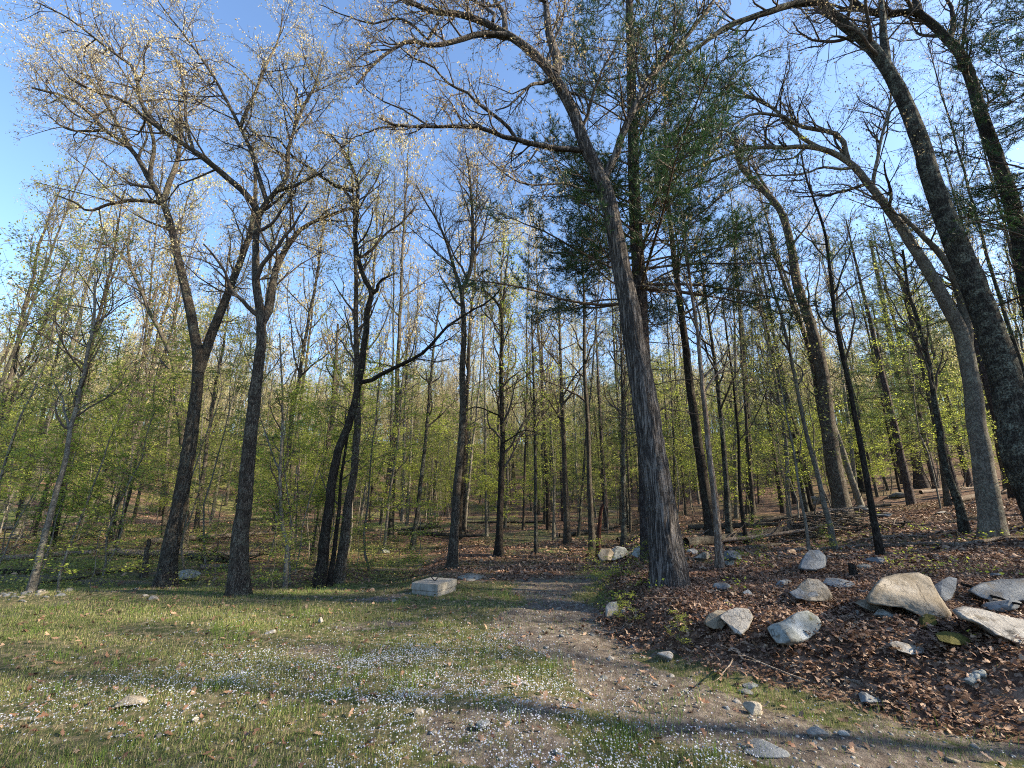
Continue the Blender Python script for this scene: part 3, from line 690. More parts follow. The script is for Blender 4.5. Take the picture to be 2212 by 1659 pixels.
hero_pine('tall white pine right behind the largest oak, dark needled boughs spreading left', (1407, 1250),
          [(1402, 1100), (1392, 900), (1385, 700), (1381, 600), (1372, 450), (1367, 300), (1362, 100), (1358, -60), (1354, -300)], 44, 5.6, 19.5, 88, 3.5, Y=9.0, dead=40, dens=1.5, needle=9, low=(5.7, 9.0, 38, 4.6))
hero_pine('white pine past the big dark oak, dark boughs hanging into the upper right corner', (2420, 1180),
          [(2400, 900), (2370, 500), (2330, 100), (2300, -200), (2280, -400)], 60, 4.6, 15, 74, 3.9, Y=8.0, dead=14, dens=1.4, needle=8)
# right-hand woods
hero('oak_tree', 'big dark oak at the right edge sweeping up leftwards, bark blotched with pale lichen', 'tree',
     [(2262, 1130), (2232, 1050), (2205, 980), (2188, 890), (2170, 812), (2148, 745), (2125, 675), (2100, 610), (2075, 550), (2048, 485), (2025, 425), (2005, 365), (1988, 305), (1950, 212), (1912, 142), (1875, 95), (1825, 55), (1770, 0), (1740, -60)], 70,
     [([(1918, 160), (1912, 120), (1908, 60), (1904, 0), (1900, -60)], 20, .6),
      ([(1772, 2), (1755, 5), (1715, 8), (1655, 30), (1600, 46), (1562, 62), (1525, 90), (1475, 125), (1430, 190)], 15, -.6),
      ([(1850, 90), (1800, 80), (1770, 100), (1720, 110)], 5, -.3), ([(1950, 230), (1925, 240), (1905, 330), (1880, 400)], 4, .5)],
     M_LICHBARK, M_TAN, dict(CMID, leaf=.7, l2=1.3, d2=3.4), .3, (8, 2.2), Y=8.2, ridge=.05, sides=48, K=200, autot=.75, flare=.15)
hero('maple_tree', 'grey smooth tree with flared foot and arched limbs just left of the big dark oak', 'tree',
     [(2144, 1160), (2138, 1090), (2128, 1030), (2112, 930), (2100, 830), (2088, 760), (2075, 715), (2050, 668), (2015, 600), (1975, 535), (1940, 480), (1910, 440), (1875, 395), (1835, 352), (1775, 320), (1685, 318), (1600, 325), (1480, 370)], 43,
     [([(2090, 770), (2085, 680), (2068, 615), (2038, 555), (1992, 506), (1945, 462)], 24, -.3),
      ([(1838, 356), (1825, 328), (1820, 302), (1795, 285), (1725, 272), (1695, 255), (1675, 248), (1625, 245), (1585, 270), (1540, 272)], 11, -.7),
      ([(1775, 322), (1740, 300), (1715, 280), (1685, 245), (1645, 216), (1600, 207), (1575, 205), (1500, 200)], 9, .3),
      ([(1885, 408), (1890, 370), (1900, 320), (1915, 250), (1925, 200), (1930, 100)], 8, .5),
      ([(1832, 366), (1780, 362), (1730, 375), (1660, 380), (1600, 360)], 6, .5),
      ([(1645, 216), (1582, 190), (1590, 150), (1640, 120), (1690, 100)], 5, -.4), ([(1940, 482), (1890, 430), (1830, 400), (1770, 400)], 6, .8)],
     M_SMOOTH, M_TAN, dict(CMID, d2=4.2, l2=1.3), .12, (8, 1.8), K=60, autot=.55, Y=9.2, flare=.5)
hero('oak_tree', 'curving tree behind the big dark oak whose upper limb hooks to the left', 'tree',
     [(2300, 1090), (2280, 900), (2240, 700), (2214, 575), (2195, 475), (2165, 375), (2125, 260), (2090, 150), (2050, 90), (2000, 42), (1970, 26), (1925, 30), (1875, 25), (1840, 0), (1820, -40)], 50,
     [([(1985, 35), (1978, 0), (1970, -50)], 16, .4), ([(2195, 475), (2160, 420), (2120, 400)], 6, .3), ([(2050, 92), (2060, 40), (2040, -20)], 14, .5)],
     M_DARKBARK, M_TAN, dict(CMID, leaf=.7, d2=3.4, l2=1.4), .3, (12, 2.6), Y=9.8, autot=.6, K=60, flare=.15)
RT = [  # (name, label, path, w, bark, leaf, cfg, limbs)
 ('oak_tree', 'thick twin-fused trunk beside the brush pile on the slope', [(1826, 1133), (1812, 1060), (1800, 1000), (1787, 905), (1778, 820), (1755, 715), (1725, 625), (1710, 540), (1690, 465), (1650, 410), (1600, 360), (1588, 300)], 36, M_BARK, M_TAN, CMID,
  [([(1800, 1010), (1775, 900), (1760, 800), (1730, 700), (1690, 600), (1660, 500)], 16, .8), ([(1690, 466), (1640, 380), (1600, 330)], 8, .6)]),
 ('slim_tree', 'dark slender tree leaning left, standing behind the largest boulder', [(1903, 1204), (1893, 1150), (1885, 1105), (1865, 980), (1840, 855), (1806, 700), (1795, 600), (1780, 500), (1745, 390), (1730, 330)], 14, M_DARKBARK, M_GREEN2, CTHIN, [([(1800, 640), (1830, 560), (1850, 500)], 5, .4)]),
 ('slim_tree', 'grey-green leaning trunk growing behind the wedge-shaped rock', [(1803, 1187), (1792, 1130), (1780, 1090), (1765, 1020), (1740, 930), (1720, 830), (1692, 700), (1660, 590), (1640, 500)], 12, M_SMOOTH, M_GREEN2, CTHIN, []),
 ('slim_tree', 'thinnest pale stem rising just behind the wedge-shaped rock', [(1748, 1192), (1740, 1130), (1730, 1080), (1715, 980), (1697, 890), (1680, 800)], 7, M_SMOOTH, M_GREEN2, CGREEN, []),
 ('dead_snag_tree', 'peeling trunk with a frayed pale foot, right of the largest oak', [(1555, 1228), (1552, 1160), (1545, 1080), (1532, 970), (1522, 880), (1508, 740), (1490, 600), (1475, 500)], 17, M_SNAG, M_TAN, CTHIN, []),
 ('oak_tree', 'dark straight trunk behind the peeling one, right of the largest oak', [(1540, 1178), (1520, 1030), (1505, 930), (1490, 830), (1475, 700), (1456, 550), (1440, 400), (1436, 250)], 25, M_DARKBARK, M_TAN, CMID, []),
 ('slim_tree', 'mottled grey trunk second to the right of the peeling one', [(1576, 1172), (1566, 1000), (1550, 830), (1530, 680), (1510, 540)], 14, M_LICHBARK, M_GREEN2, CTHIN, []),
 ('slim_tree', 'thin dark curved trunk at the end of the brown fallen log', [(1613, 1178), (1598, 1055), (1594, 930), (1580, 800), (1560, 650)], 9, M_DARKBARK, M_GREEN2, CTHIN, []),
 ('tall_tree', 'stout brown trunk farther back above the brown fallen log', [(1621, 1108), (1617, 960), (1611, 830), (1600, 680), (1590, 560)], 17, M_BARK, M_TAN, CTHIN, []),
 ('slim_tree', 'grey trunk with a slight bend left of the brush pile', [(1706, 1138), (1700, 1040), (1698, 955), (1676, 830), (1650, 700), (1630, 600)], 10, M_SMOOTH, M_GREEN2, CTHIN, []),
 ('slim_tree', 'mossy crooked trunk touching the flared foot of the grey smooth tree', [(2086, 1152), (2068, 1080), (2042, 1005), (2026, 905), (2010, 820), (1985, 700), (1960, 620), (1950, 540)], 17, M_LICHBARK, M_GREEN2, CGREEN, []),
 ('tall_tree', 'dark trunk high on the slope above the mossy boulder', [(1862, 1062), (1850, 980), (1838, 880), (1815, 740), (1790, 600)], 18, M_DARKBARK, M_TAN, CTHIN, []),
 ('tall_tree', 'dark brown trunk at the crest of the slope, halfway to the grey smooth tree', [(1992, 1052), (1965, 930), (1935, 790), (1905, 640), (1880, 520)], 20, M_PINEBARK, M_GREEN2, CTHIN, []),
 ('slim_tree', 'narrow brown trunk on the crest left of the dark brown one', [(1960, 1048), (1935, 940), (1910, 800), (1885, 660)], 11, M_BARK, M_GREEN2, CTHIN, []),
 ('slim_tree', 'narrow leaning trunk below the crest, left of the mossy crooked one', [(2048, 1094), (2028, 960), (2000, 830), (1970, 690), (1950, 600)], 11, M_BARK, M_GREEN2, CGREEN, []),
 ('tall_tree', 'dark trunk behind the foot of the big dark oak', [(2200, 1075), (2170, 960), (2130, 820), (2085, 660), (2050, 540)], 24, M_PINEBARK, M_GREEN2, CTHIN, []),
]
for nm, lb, pth, w, bk, lf, cf, lm in RT:
    nm2 = 'snag_tree' if nm == 'dead_snag_tree' else nm
    hero(nm2, lb, 'tree', pth, w, lm, bk, lf, cf, .3, (11, 1.9), autot=.42)

# ------------------------------------------------------------------ woods behind
placed = []
def free(x, y, md):
    for a, b in placed:
        if (a - x) ** 2 + (b - y) ** 2 < md * md: return False
    return True
n_t = 0
G_T = {'tall': ('tall_tree', 'tree', 'tall trees of the woods behind the clearing'), 'under': ('understory_tree', 'tree', 'green understory trees in the woods'), 'pine': ('evergreen_tree', 'tree', 'evergreens in the woods')}
KD = {'tall': ['grey tree with arched limbs', 'tall straight grey tree, high crown', 'golden-leaved tree with low limbs', 'pale smooth-barked tall tree', 'dark-barked tree with olive leaves', 'lichened tall tree with tan leaves'],
      'under': ['green understory tree with flat tiers', 'tall olive-leaved understory tree', 'small slender understory tree', 'wide-spreading understory tree with green tiers'], 'pine': ['tall dark pine', 'feathery hemlock']}
def wl(x, y, kind, k=0, sr=1., s_=1., tl=(0, 0), rz=0.):
    r = x / y
    side = 'far left' if r < -.75 else 'left' if r < -.3 else 'middle' if r < .25 else 'right' if r < .75 else 'far right'
    band = 'front woods' if y < 20 else 'deeper woods' if y < 30 else 'deep background woods'
    vx = math.cos(rz) * math.sin(tl[1]) + math.sin(rz) * math.sin(tl[0])
    lean = 'leaning right' if vx > .03 else 'leaning left' if vx < -.03 else 'upright'
    size = {'tall': 'slender' if sr < .6 else 'stout' if sr > .85 else 'medium', 'under': 'short' if s_ < .82 else 'larger' if s_ > 1.0 else 'middling', 'pine': ''}[kind]
    return ('%s %s, %s, %s, %s' % (size, KD[kind][k], lean, band, side)).strip(), '%s, several alike in the %s, %s' % (KD[kind][k], band, side)
tries = 0
while n_t < 135 and tries < 8000:
    tries += 1
    y = 13 + 36 * rng.random() ** .8; x = rng.uniform(-1.3, 1.3) * y
    if y < 20 and -.38 < x / y < .18 and rng.random() < .9: continue
    if y < 16 and abs(x / y) < .9: continue
    if x / y > .2 and y < (12.5 if x / y > .45 else 18): continue
    if not free(x, y, 1.7): continue
    placed.append((x, y))
    k = rng.choice([0, 1, 2, 3, 4, 5]); s = rng.uniform(.75, 1.1); leafy = rng.random() < (.6 if x / y < -.55 else .45 if y > 27 else .12)
    sr = s * rng.uniform(.45, 1.0); rz = rng.uniform(0, 6.28); tl = (rng.normal(0, .05), rng.normal(0, .055)); lb, gp = wl(x, y, 'tall', int(k), sr, s, tl, rz)
    plant(TALLF[(0, 1, 3, 1, 2, 3)[k]] if leafy else TALL[k], 'tall_tree', lb, 'tree', gp, x, y, (sr, s), rz, tl); n_t += 1
n_u = 0; tries = 0
while n_u < 265 and tries < 8000:
    tries += 1
    y = 9.5 + 42 * rng.random() ** 1.0; x = rng.uniform(-1.3, 1.25) * y
    if -.30 < x / y < .22 and y < 18: continue
    if x / y > .1 and y < 15: continue
    if x > 0 and y < 25 and rng.random() < .25: continue
    if not free(x, y, .8): continue
    placed.append((x, y)); k = rng.choice([0, 1, 2, 3]); s = rng.uniform(.7, 1.15)
    rz = rng.uniform(0, 6.28); tl = (rng.normal(0, .06), rng.normal(0, .06)); lb, gp = wl(x, y, 'under', int(k), s, s, tl, rz)
    plant(UNDER[k], 'understory_tree', lb, 'tree', gp, x, y, (s, s), rz, tl); n_u += 1
for (x, y, k, s) in [(17, 19, 1, 1.0), (21, 21, 1, 1.1), (24, 25, 0, 1.0), (14.5, 24, 1, .8), (5, 24, 1, .9), (8, 27, 0, .9), (28, 27, 1, 1.1), (3.5, 31, 1, .8), (19, 30, 0, 1), (31, 35, 1, 1.1), (12, 33, 1, .9)]:
    lb, gp = wl(x, y, 'pine', k); plant(PINES[k], 'evergreen_tree', lb, 'tree', gp, x, y, (s, s), rng.uniform(0, 6.28))
# trees standing beside and behind the photographer's right hand: they shade the clearing
for i, (x, y, k, s) in enumerate([(19, 1, 0, 1.0), (27, -2, 5, 1.1), (32, 2, 3, 1.1), (36, 6, 2, 1.1), (31, 9, 4, 1.0), (22, 5.5, 5, .9), (39, 0, 0, 1.1), (25, 10.5, 2, 1.0), (28, 5, 4, 1.0), (34, 12, 1, 1.0), (17, 8.5, 1, .9), (24, 1.5, 2, 1.0)]):
    plant(TALL[k], 'tall_tree', 'tall tree of the woods beside the clearing, past the right edge of the view', 'tree', 'trees beside the clearing on the right', x, y, (s, s), i * 1.3)
for i, (x, y, s) in enumerate([(14, 5.2, .7), (22, 6.3, .95), (18, -1.2, .8), (12.5, .4, .5), (26, 3, 1.0), (32, 8, 1.1)]):
    plant(PINES[0], 'evergreen_tree', 'tall pine beside the clearing, past the right edge of the view', 'tree', 'pines beside the clearing on the right', x, y, (s, s), i * 2.1)

for i, (x, y, k, s, rz) in enumerate([(-5.6, 21, 3, 1.25, 0), (-2.6, 24, 3, 1.35, 2), (-8.2, 23, 0, 1.3, 1), (-.8, 27, 0, 1.3, 4), (-11.5, 22, 3, 1.2, 3), (2.2, 30, 3, 1.3, 5), (-24, 22, 1, 1.1, 3), (-21, 17.5, 2, 1.05, 1), (-17.5, 20, 0, 1.1, 2)]):
    plant(TALLF[k], 'tall_tree', ['golden-crowned tree rising highest between crooked dark tree and mossy-footed trunk', 'golden-crowned tall tree right behind the mossy-footed trunk', 'tall pale-crowned tree behind the half dead sapling', 'tall pale-crowned tree at the back, left of the maple', 'golden-crowned tree just behind the thick oak', 'golden-crowned tree at the back, right of the maple', 'outermost dense pale-crowned tree on the left', 'dense olive-crowned tree second from the left edge', 'dense pale-crowned tree third from the left edge'][i], 'tree', None, x, y, (s * .85, s), rz)

# the far wooded hillside: more than anyone could count
def far_forest():
    pc = bpy.data.collections.new('far_tree_kinds')
    for i, pr in enumerate([TALLF[0], TALLF[1], TALLF[2], TALL[3], UNDER[1], UNDER[3], TALLF[3]]):
        tr, cr, bm_, lm_ = pr['joined']
        me = mk('far_tree', tr + [(V, Fq, m + 1) for V, Fq, m in cr], [bm_, M_TWIG, lm_])
        o = bpy.data.objects.new('far_tree_%c' % (97 + i), me); pc.objects.link(o)
    pts, rot, scl, idx = [], [], [], []
    n = 0
    while n < 2600:
        r = 42 + 110 * rng.random() ** .8; a = rng.uniform(-1.0, 1.0); x = r * math.sin(a); y = r * math.cos(a)
        if y < 40: continue
        u = rng.random() < .42
        k = rng.choice([4, 5]) if u else rng.choice([0, 1, 2, 3, 6])
        s = rng.uniform(.6, .95)
        pts.append(on(x, y)); rot.append((rng.normal(0, .04), rng.normal(0, .04), rng.uniform(0, 6.28))); scl.append((s, s, s)); idx.append(k); n += 1
    me = bpy.data.meshes.new('wooded_hillside'); me.from_pydata(pts, [], [])
    for nm, ty, key, dat in (('rot', 'FLOAT_VECTOR', 'vector', rot), ('scl', 'FLOAT_VECTOR', 'vector', scl), ('kid', 'INT', 'value', idx)):
        a = me.attributes.new(nm, ty, 'POINT'); a.data.foreach_set(key, np.array(dat).ravel())
    o = ob('wooded_hillside', me); tag(o, 'distant sunlit hillside woods behind the clearing', 'woods', kind='stuff')
    g = bpy.data.node_groups.new('scatter_trees', 'GeometryNodeTree')
    g.interface.new_socket('Geometry', in_out='INPUT', socket_type='NodeSocketGeometry')
    g.interface.new_socket('Geometry', in_out='OUTPUT', socket_type='NodeSocketGeometry')
    gi = g.nodes.new('NodeGroupInput'); go = g.nodes.new('NodeGroupOutput'); ip = g.nodes.new('GeometryNodeInstanceOnPoints')
    ci = g.nodes.new('GeometryNodeCollectionInfo'); ci.inputs['Collection'].default_value = pc
    ci.inputs['Separate Children'].default_value = True; ci.inputs['Reset Children'].default_value = True
    ip.inputs['Pick Instance'].default_value = True
    def na(nm, ty):
        n = g.nodes.new('GeometryNodeInputNamedAttribute'); n.data_type = ty; n.inputs[0].default_value = nm; return n
    g.links.new(gi.outputs[0], ip.inputs['Points']); g.links.new(ci.outputs[0], ip.inputs['Instance'])
    g.links.new(na('kid', 'INT').outputs[0], ip.inputs['Instance Index'])
    g.links.new(na('rot', 'FLOAT_VECTOR').outputs[0], ip.inputs['Rotation']); g.links.new(na('scl', 'FLOAT_VECTOR').outputs[0], ip.inputs['Scale'])
    g.links.new(ip.outputs[0], go.inputs[0])
    md = o.modifiers.new('scatter', 'NODES'); md.node_group = g
far_forest()

# ------------------------------------------------------------------ rocks
def ico(sub):
    bm = bmesh.new(); bmesh.ops.create_icosphere(bm, subdivisions=sub, radius=1)
    V = np.array([v.co[:] for v in bm.verts]); Fq = np.array([[v.index for v in f.verts] for f in bm.faces]); bm.free(); return V, Fq
COLLAR = []
ICO = {k: ico(k) for k in (1, 2, 3, 4, 5)}
def facet(V, n, depth=(.55, .85), bias=None, rg=None):
    rg = rg or rng
    for _ in range(n):
        d = rg.normal(size=3)
        if bias is not None: d = d * .7 + np.array(bias)
        d = d / np.linalg.norm(d); h = V @ d; c = h.max() * rg.uniform(*depth)
        V = V - np.maximum(h - c, 0)[:, None] * d * .93
    return V
def rough(V, amp, fr, seed):
    n = nrm(V)
    k = (fbm(V[:, 0] * fr + V[:, 2] * fr * .7 + 30, V[:, 1] * fr - V[:, 2] * fr * .6 + 30, seed, 4) - .5)
    return V + n * (k * amp)[:, None]
def rock(label, px, py, w, h, m, dep=.8, sub=4, seed=1, nf=9, tilt=0., name='rock', group=None, cat='rock', sink=.2):
    """px,py: bottom centre in the picture; w,h: visible size in display pixels"""
    b, t = hit(px, py); rg = np.random.default_rng(seed)
    W_ = w / F * t; H_ = h / F * t; V, Fq = ICO[sub]; V = facet(V.copy(), nf + 5, (.42, .78), rg=rg)
    V = rough(V, .10, 1.8, seed); V = rough(V, .045, 7, seed + 5)
    V = V / np.abs(V).max(0); V = V * np.array([W_ / 2, W_ * dep / 2, H_ * (1 + sink) / 2])
    c, s_ = math.cos(tilt), math.sin(tilt); V = np.stack([V[:, 0] * c - V[:, 2] * s_, V[:, 1], V[:, 0] * s_ + V[:, 2] * c], 1)
    y = b[1] + W_ * dep * .45; x = b[0] * y / b[1]
    z = b[2] + H_ * (1 + sink) / 2 - H_ * sink
    o = ob(name, mk(name, [(V, Fq, 0)], m), None, (x, y, z)); tag(o, label, cat, group); return o
def rock_outline(label, pts, m, dep, seed=1, lean=.25, nf=5, name='boulder', cat='boulder', base=None, box=.62):
    """boulder whose outline seen from the clearing is pts (display px); it has real thickness dep (m)"""
    pts = np.array(pts, float); low = pts[np.argmax(pts[:, 1])]
    b, t = hit(*(base or low)); Y = b[1]
    Q = np.array([at(p[0], p[1], Y) for p in pts]); q2 = Q[:, [0, 2]]; c = q2.mean(0)
    V, Fq = ICO[5]; rg = np.random.default_rng(seed); V = V.copy()
    rel = q2 - c; ang = np.arctan2(rel[:, 1], rel[:, 0])
    va = np.arctan2(V[:, 2], V[:, 0]); cs, sn = np.cos(va), np.sin(va); rp = np.zeros(len(V))
    for k in range(len(rel)):
        a = rel[k]; d = rel[(k + 1) % len(rel)] - a; den = cs * d[1] - sn * d[0]
        with np.errstate(divide='ignore', invalid='ignore'):
            r_ = (a[0] * d[1] - a[1] * d[0]) / den; u = (a[0] * sn - a[1] * cs) / den
        okk = (u >= -1e-6) & (u <= 1 + 1e-6) & (r_ > 0) & np.isfinite(r_); rp = np.where(okk, np.maximum(rp, r_), rp)
    rp = np.where(rp <= 0, np.median(rp), rp)
    q = np.sqrt(V[:, 0] ** 2 + V[:, 2] ** 2); qq = q ** box
    yy = np.sign(V[:, 1]) * np.abs(V[:, 1]) ** .7 * dep / 2
    P = np.stack([rp * cs * qq, yy, rp * sn * qq], 1); sz = np.abs(P[:, [0, 2]]).max()
    P = facet(P, nf, (.66, .9), (0, -2.2, .5), rg)
    P = rough(P, .06 * sz, .8 / sz, seed); P = rough(P, .03 * sz, 6, seed + 3); P = rough(P, .012, 24, seed + 4)
    zmin = P[:, 2].min()
    Wd = np.stack([c[0] + P[:, 0], np.full(len(P), Y), c[1] + P[:, 2] + .012], 1)
    Yv = Y + P[:, 1] + dep * .12 + (lean + .45) * (P[:, 2] - zmin)          # the body leans back up the bank
    O_ = np.array([0, 0, CH]); Wd = O_ + (Wd - O_) * (Yv / Y)[:, None]
    org = np.array([c[0], Y, float(H(c[0], Y))])
    o = ob(name, mk(name, [(Wd - org, Fq, 0)], m), None, tuple(org)); tag(o, label, cat); COLLAR.append((Wd[:, 0].min(), Wd[:, 0].max(), Wd[:, 1].min()))
    return o

rock_outline('largest pale boulder, flat-sided and sloping down to the right among the leaves', [(1868, 1290), (1880, 1268), (1903, 1250), (1940, 1242), (1985, 1240), (2008, 1250), (2030, 1290), (2058, 1330), (2050, 1345), (2000, 1340), (1950, 1318), (1905, 1312), (1872, 1308)], M_RTAN, .75, 3, .3)
rock_outline('heart-shaped whitish boulder with a bright face, in front on the leaf bank', [(1553, 1335), (1570, 1322), (1590, 1316), (1618, 1318), (1628, 1335), (1618, 1360), (1603, 1378), (1588, 1372), (1572, 1352)], M_RWHITE, .28, 7, .1)
rock_outline('rounded tan stone half hidden behind the heart-shaped boulder', [(1521, 1345), (1530, 1330), (1550, 1320), (1572, 1322), (1580, 1345), (1560, 1362), (1540, 1362), (1526, 1355)], M_RTAN, .26, 9, .15)
rock_outline('broad pale boulder with black spots on its sloping face, lowest on the bank', [(1656, 1358), (1672, 1350), (1692, 1345), (1722, 1326), (1745, 1322), (1768, 1336), (1776, 1352), (1764, 1372), (1735, 1392), (1705, 1400), (1678, 1394), (1664, 1375)], M_LICHROCK, .4, 12, .15)
rock_outline('tan domed boulder with a rounded top, behind the heart-shaped one', [(1716, 1283), (1728, 1264), (1745, 1252), (1768, 1254), (1788, 1270), (1800, 1292), (1790, 1305), (1750, 1306), (1722, 1298)], M_RTAN, .5, 15, .2)
rock_outline('flat grey-tan slab leaning on the front of the domed boulder', [(1704, 1282), (1725, 1272), (1755, 1274), (1778, 1288), (1780, 1302), (1755, 1304), (1720, 1296)], M_RGREY, .2, 16, .3, base=(1745, 1312))
rock_outline('grey wedge-shaped rock standing on the slope in front of thin trunks', [(1724, 1230), (1732, 1210), (1748, 1190), (1770, 1190), (1789, 1207), (1782, 1228), (1762, 1236), (1738, 1236)], M_RGREY, .45, 18, .2)
rock_outline('grey angular boulder right against the largest pale one', [(2016, 1268), (2030, 1258), (2050, 1248), (2068, 1252), (2066, 1275), (2056, 1298), (2042, 1306), (2026, 1290)], M_RGREY, .4, 20, .2)
rock_outline('long dark grey slab at the right edge, shadow beneath its left end', [(2088, 1278), (2120, 1262), (2160, 1256), (2212, 1252), (2260, 1255), (2270, 1300), (2212, 1304), (2160, 1306), (2120, 1296)], M_RGREY, .7, 22, .3)
rock_outline('long bluish-white slab running off the right edge below the dark slab', [(2054, 1320), (2080, 1312), (2120, 1318), (2170, 1332), (2240, 1348), (2290, 1372), (2280, 1420), (2212, 1400), (2150, 1380), (2110, 1352), (2072, 1340)], M_RWHITE, .5, 25, .5, base=(2190, 1402))
rock_outline('low tan flat-topped stone below the largest boulder', [(1846, 1304), (1860, 1298), (1900, 1298), (1930, 1304), (1932, 1322), (1900, 1330), (1868, 1318)], M_RTAN, .35, 27, .3)
rock_outline('bluish grey low slab behind the domed boulder', [(1776, 1262), (1785, 1250), (1812, 1252), (1840, 1258), (1850, 1266), (1838, 1272), (1800, 1270)], M_RGREY, .35, 29, .3)
rock_outline('pale lens-shaped stone lying low on the leaves beneath the largest boulder', [(1919, 1392), (1935, 1387), (1965, 1394), (2000, 1404), (1998, 1416), (1970, 1420), (1940, 1410)], M_RWHITE, .25, 31, .3)
rock_outline('flat stone with an olive moss cap and dark gap beneath it', [(2020, 1372), (2040, 1366), (2075, 1372), (2098, 1386), (2092, 1398), (2060, 1398), (2030, 1388)], M_RMOSS, .3, 33, .3)
rock_outline('moss-covered hump below the tip of the largest boulder', [(1985, 1340), (2000, 1328), (2020, 1332), (2028, 1350), (2012, 1362), (1990, 1358)], M_RMOSS, .25, 35, .2, name='mossy_rock', cat='rock')
rock_outline('upright squarish pale stone alone at the edge of the leaf bank', [(1308, 1312), (1316, 1303), (1332, 1302), (1337, 1316), (1336, 1336), (1322, 1341), (1309, 1336)], M_RWHITE, .2, 37, .1, name='rock', cat='rock')
rock_outline('rounded brown stone beside the red rotten stub', [(1291, 1200), (1298, 1186), (1318, 1186), (1326, 1195), (1320, 1212), (1300, 1216)], M_RTAN, .4, 39, .2, name='rock', cat='rock')
rock_outline('white-lichened rock right of the rounded brown stone', [(1310, 1212), (1318, 1190), (1332, 1181), (1350, 1184), (1358, 1195), (1345, 1206), (1325, 1214)], M_LICHROCK, .45, 41, .2, name='rock', cat='rock')
rock_outline('lichened rock leaning at the left side of the largest oak', [(1364, 1200), (1370, 1186), (1384, 1179), (1394, 1184), (1392, 1204), (1376, 1206)], M_LICHROCK, .4, 43, .2, name='rock', cat='rock')
RK = [
 ('small lichened lump tucked under the low tan flat-topped stone', 1916, 1340, 40, 26, M_LICHROCK, .8),
 ('flat pale stone on the leaves right of the largest oak', 1555, 1277, 46, 18, M_RGREY, .7), ('small grey stone between the largest oak and the domed boulder', 1617, 1290, 26, 14, M_RGREY, .7),
 ('low bluish stone left behind the domed boulder', 1692, 1268, 50, 13, M_RGREY, .6), ('small pale stone behind the largest oak on its right', 1499, 1198, 28, 14, M_RWHITE, .7),
 ('leaf-strewn brown rock behind the peeling trunk', 1522, 1213, 46, 19, M_RTAN, .7), ('grey rock right of the peeling trunk', 1584, 1213, 46, 22, M_RGREY, .8),
 ('small lichened rock at the foot of the peeling trunk', 1577, 1226, 28, 18, M_LICHROCK, .8), ('whitish stone in the grass with small flowers growing round it', 1442, 1432, 46, 20, M_RWHITE, .8),
 ('small round stone beside the upright squarish one', 1347, 1331, 13, 14, M_RGREY, .8), ('small oval pale stone beneath the middle of the largest boulder', 1968, 1332, 27, 14, M_RWHITE, .8),
 ('small stone left of the low tan flat-topped one', 1850, 1330, 22, 10, M_RWHITE, .8), ('grey stone half sunk in dirt below the leaf bank', 1880, 1528, 58, 20, M_RGREY, .7),
 ('pale block in the grass at lower right', 1768, 1598, 44, 22, M_RWHITE, .7), ('small white block right of the pale one at lower right', 1822, 1594, 24, 14, M_RWHITE, .8),
 ('tan stone on the bare track', 1630, 1546, 38, 20, M_RTAN, .8), ('flat thin slab on the bare track', 1628, 1490, 46, 9, M_RGREY, .6), ('small thin slab just below the flat thin one', 1615, 1503, 36, 8, M_RGREY, .6),
 ('broad flat bedrock-like slab at the bottom of the track', 1650, 1640, 110, 12, M_RGREY, .9), ('white angular stone in the flowers at bottom centre', 902, 1550, 28, 18, M_RWHITE, .8),
 ('dull grey stone in the grass at bottom centre', 1042, 1582, 34, 18, M_RGREY, .8), ('rounded whitish stone at the very bottom, right of centre', 1210, 1646, 24, 17, M_RWHITE, .8),
 ('broad flat buff stone in the grass at lower left', 266, 1540, 92, 20, M_RTAN, .6), ('stone just right of the buff one, lower left', 340, 1600, 24, 12, M_RGREY, .8), ('small whitish stone in the flowers, lower left', 422, 1563, 20, 11, M_RWHITE, .8),
 ('small white stone on the bare patch in the middle left', 692, 1347, 13, 12, M_RWHITE, .8), ('whitish flat stone at the grass edge left of the thick oak', 328, 1297, 24, 8, M_RWHITE, .8), ('flat whitish stone in the left grass', 585, 1372, 24, 9, M_RWHITE, .8),
 ('dark mossy boulder high on the slope', 1768, 1092, 50, 20, M_RDARK, .9), ('long mossy ledge near the crest of the slope', 1958, 1078, 66, 15, M_RDARK, .9), ('dark rock behind the brush pile', 1868, 1112, 36, 20, M_RDARK, .9), ('grey flat rock right of the brush pile', 1915, 1118, 42, 14, M_RGREY, .9),
 ('lichen-covered rocky lump left of the thick oak', 405, 1258, 52, 24, M_LICHROCK, .9), ('grey mossy stone behind the small green bush', 832, 1196, 20, 10, M_LICHROCK, .9), ('small pale stone far up the slope right', 2165, 1068, 20, 8, M_RWHITE, .9), ('white flat stone on the slope right of the thin dark tree', 2035, 1112, 28, 8, M_RWHITE, .9),
 ('grey flat stone by the foot of the slender dark tree', 1912, 1218, 60, 12, M_RGREY, .7), ('pale rounded stone just below the slender dark tree', 1868, 1232, 34, 12, M_RTAN, .8), ('small grey stone in front of the long dark slab', 2145, 1248, 34, 10, M_RGREY, .8),
 ('rough grey stone at the right edge over the bluish slab', 2170, 1330, 90, 30, M_RGREY, .6), ('thin pale slab edge at the foot of the leaf bank', 1375, 1386, 24, 8, M_RWHITE, .7), ('small pale chip left of the thin slab edge', 1364, 1402, 16, 8, M_RGREY, .8), ('white stone on the track below the leaf bank', 1320, 1427, 17, 9, M_RWHITE, .8),
]
for i, (lb, x, y, w, h, m, dp) in enumerate(RK):
    rock(lb, x, y, w, h, m, dp, 4, 100 + i, 8)
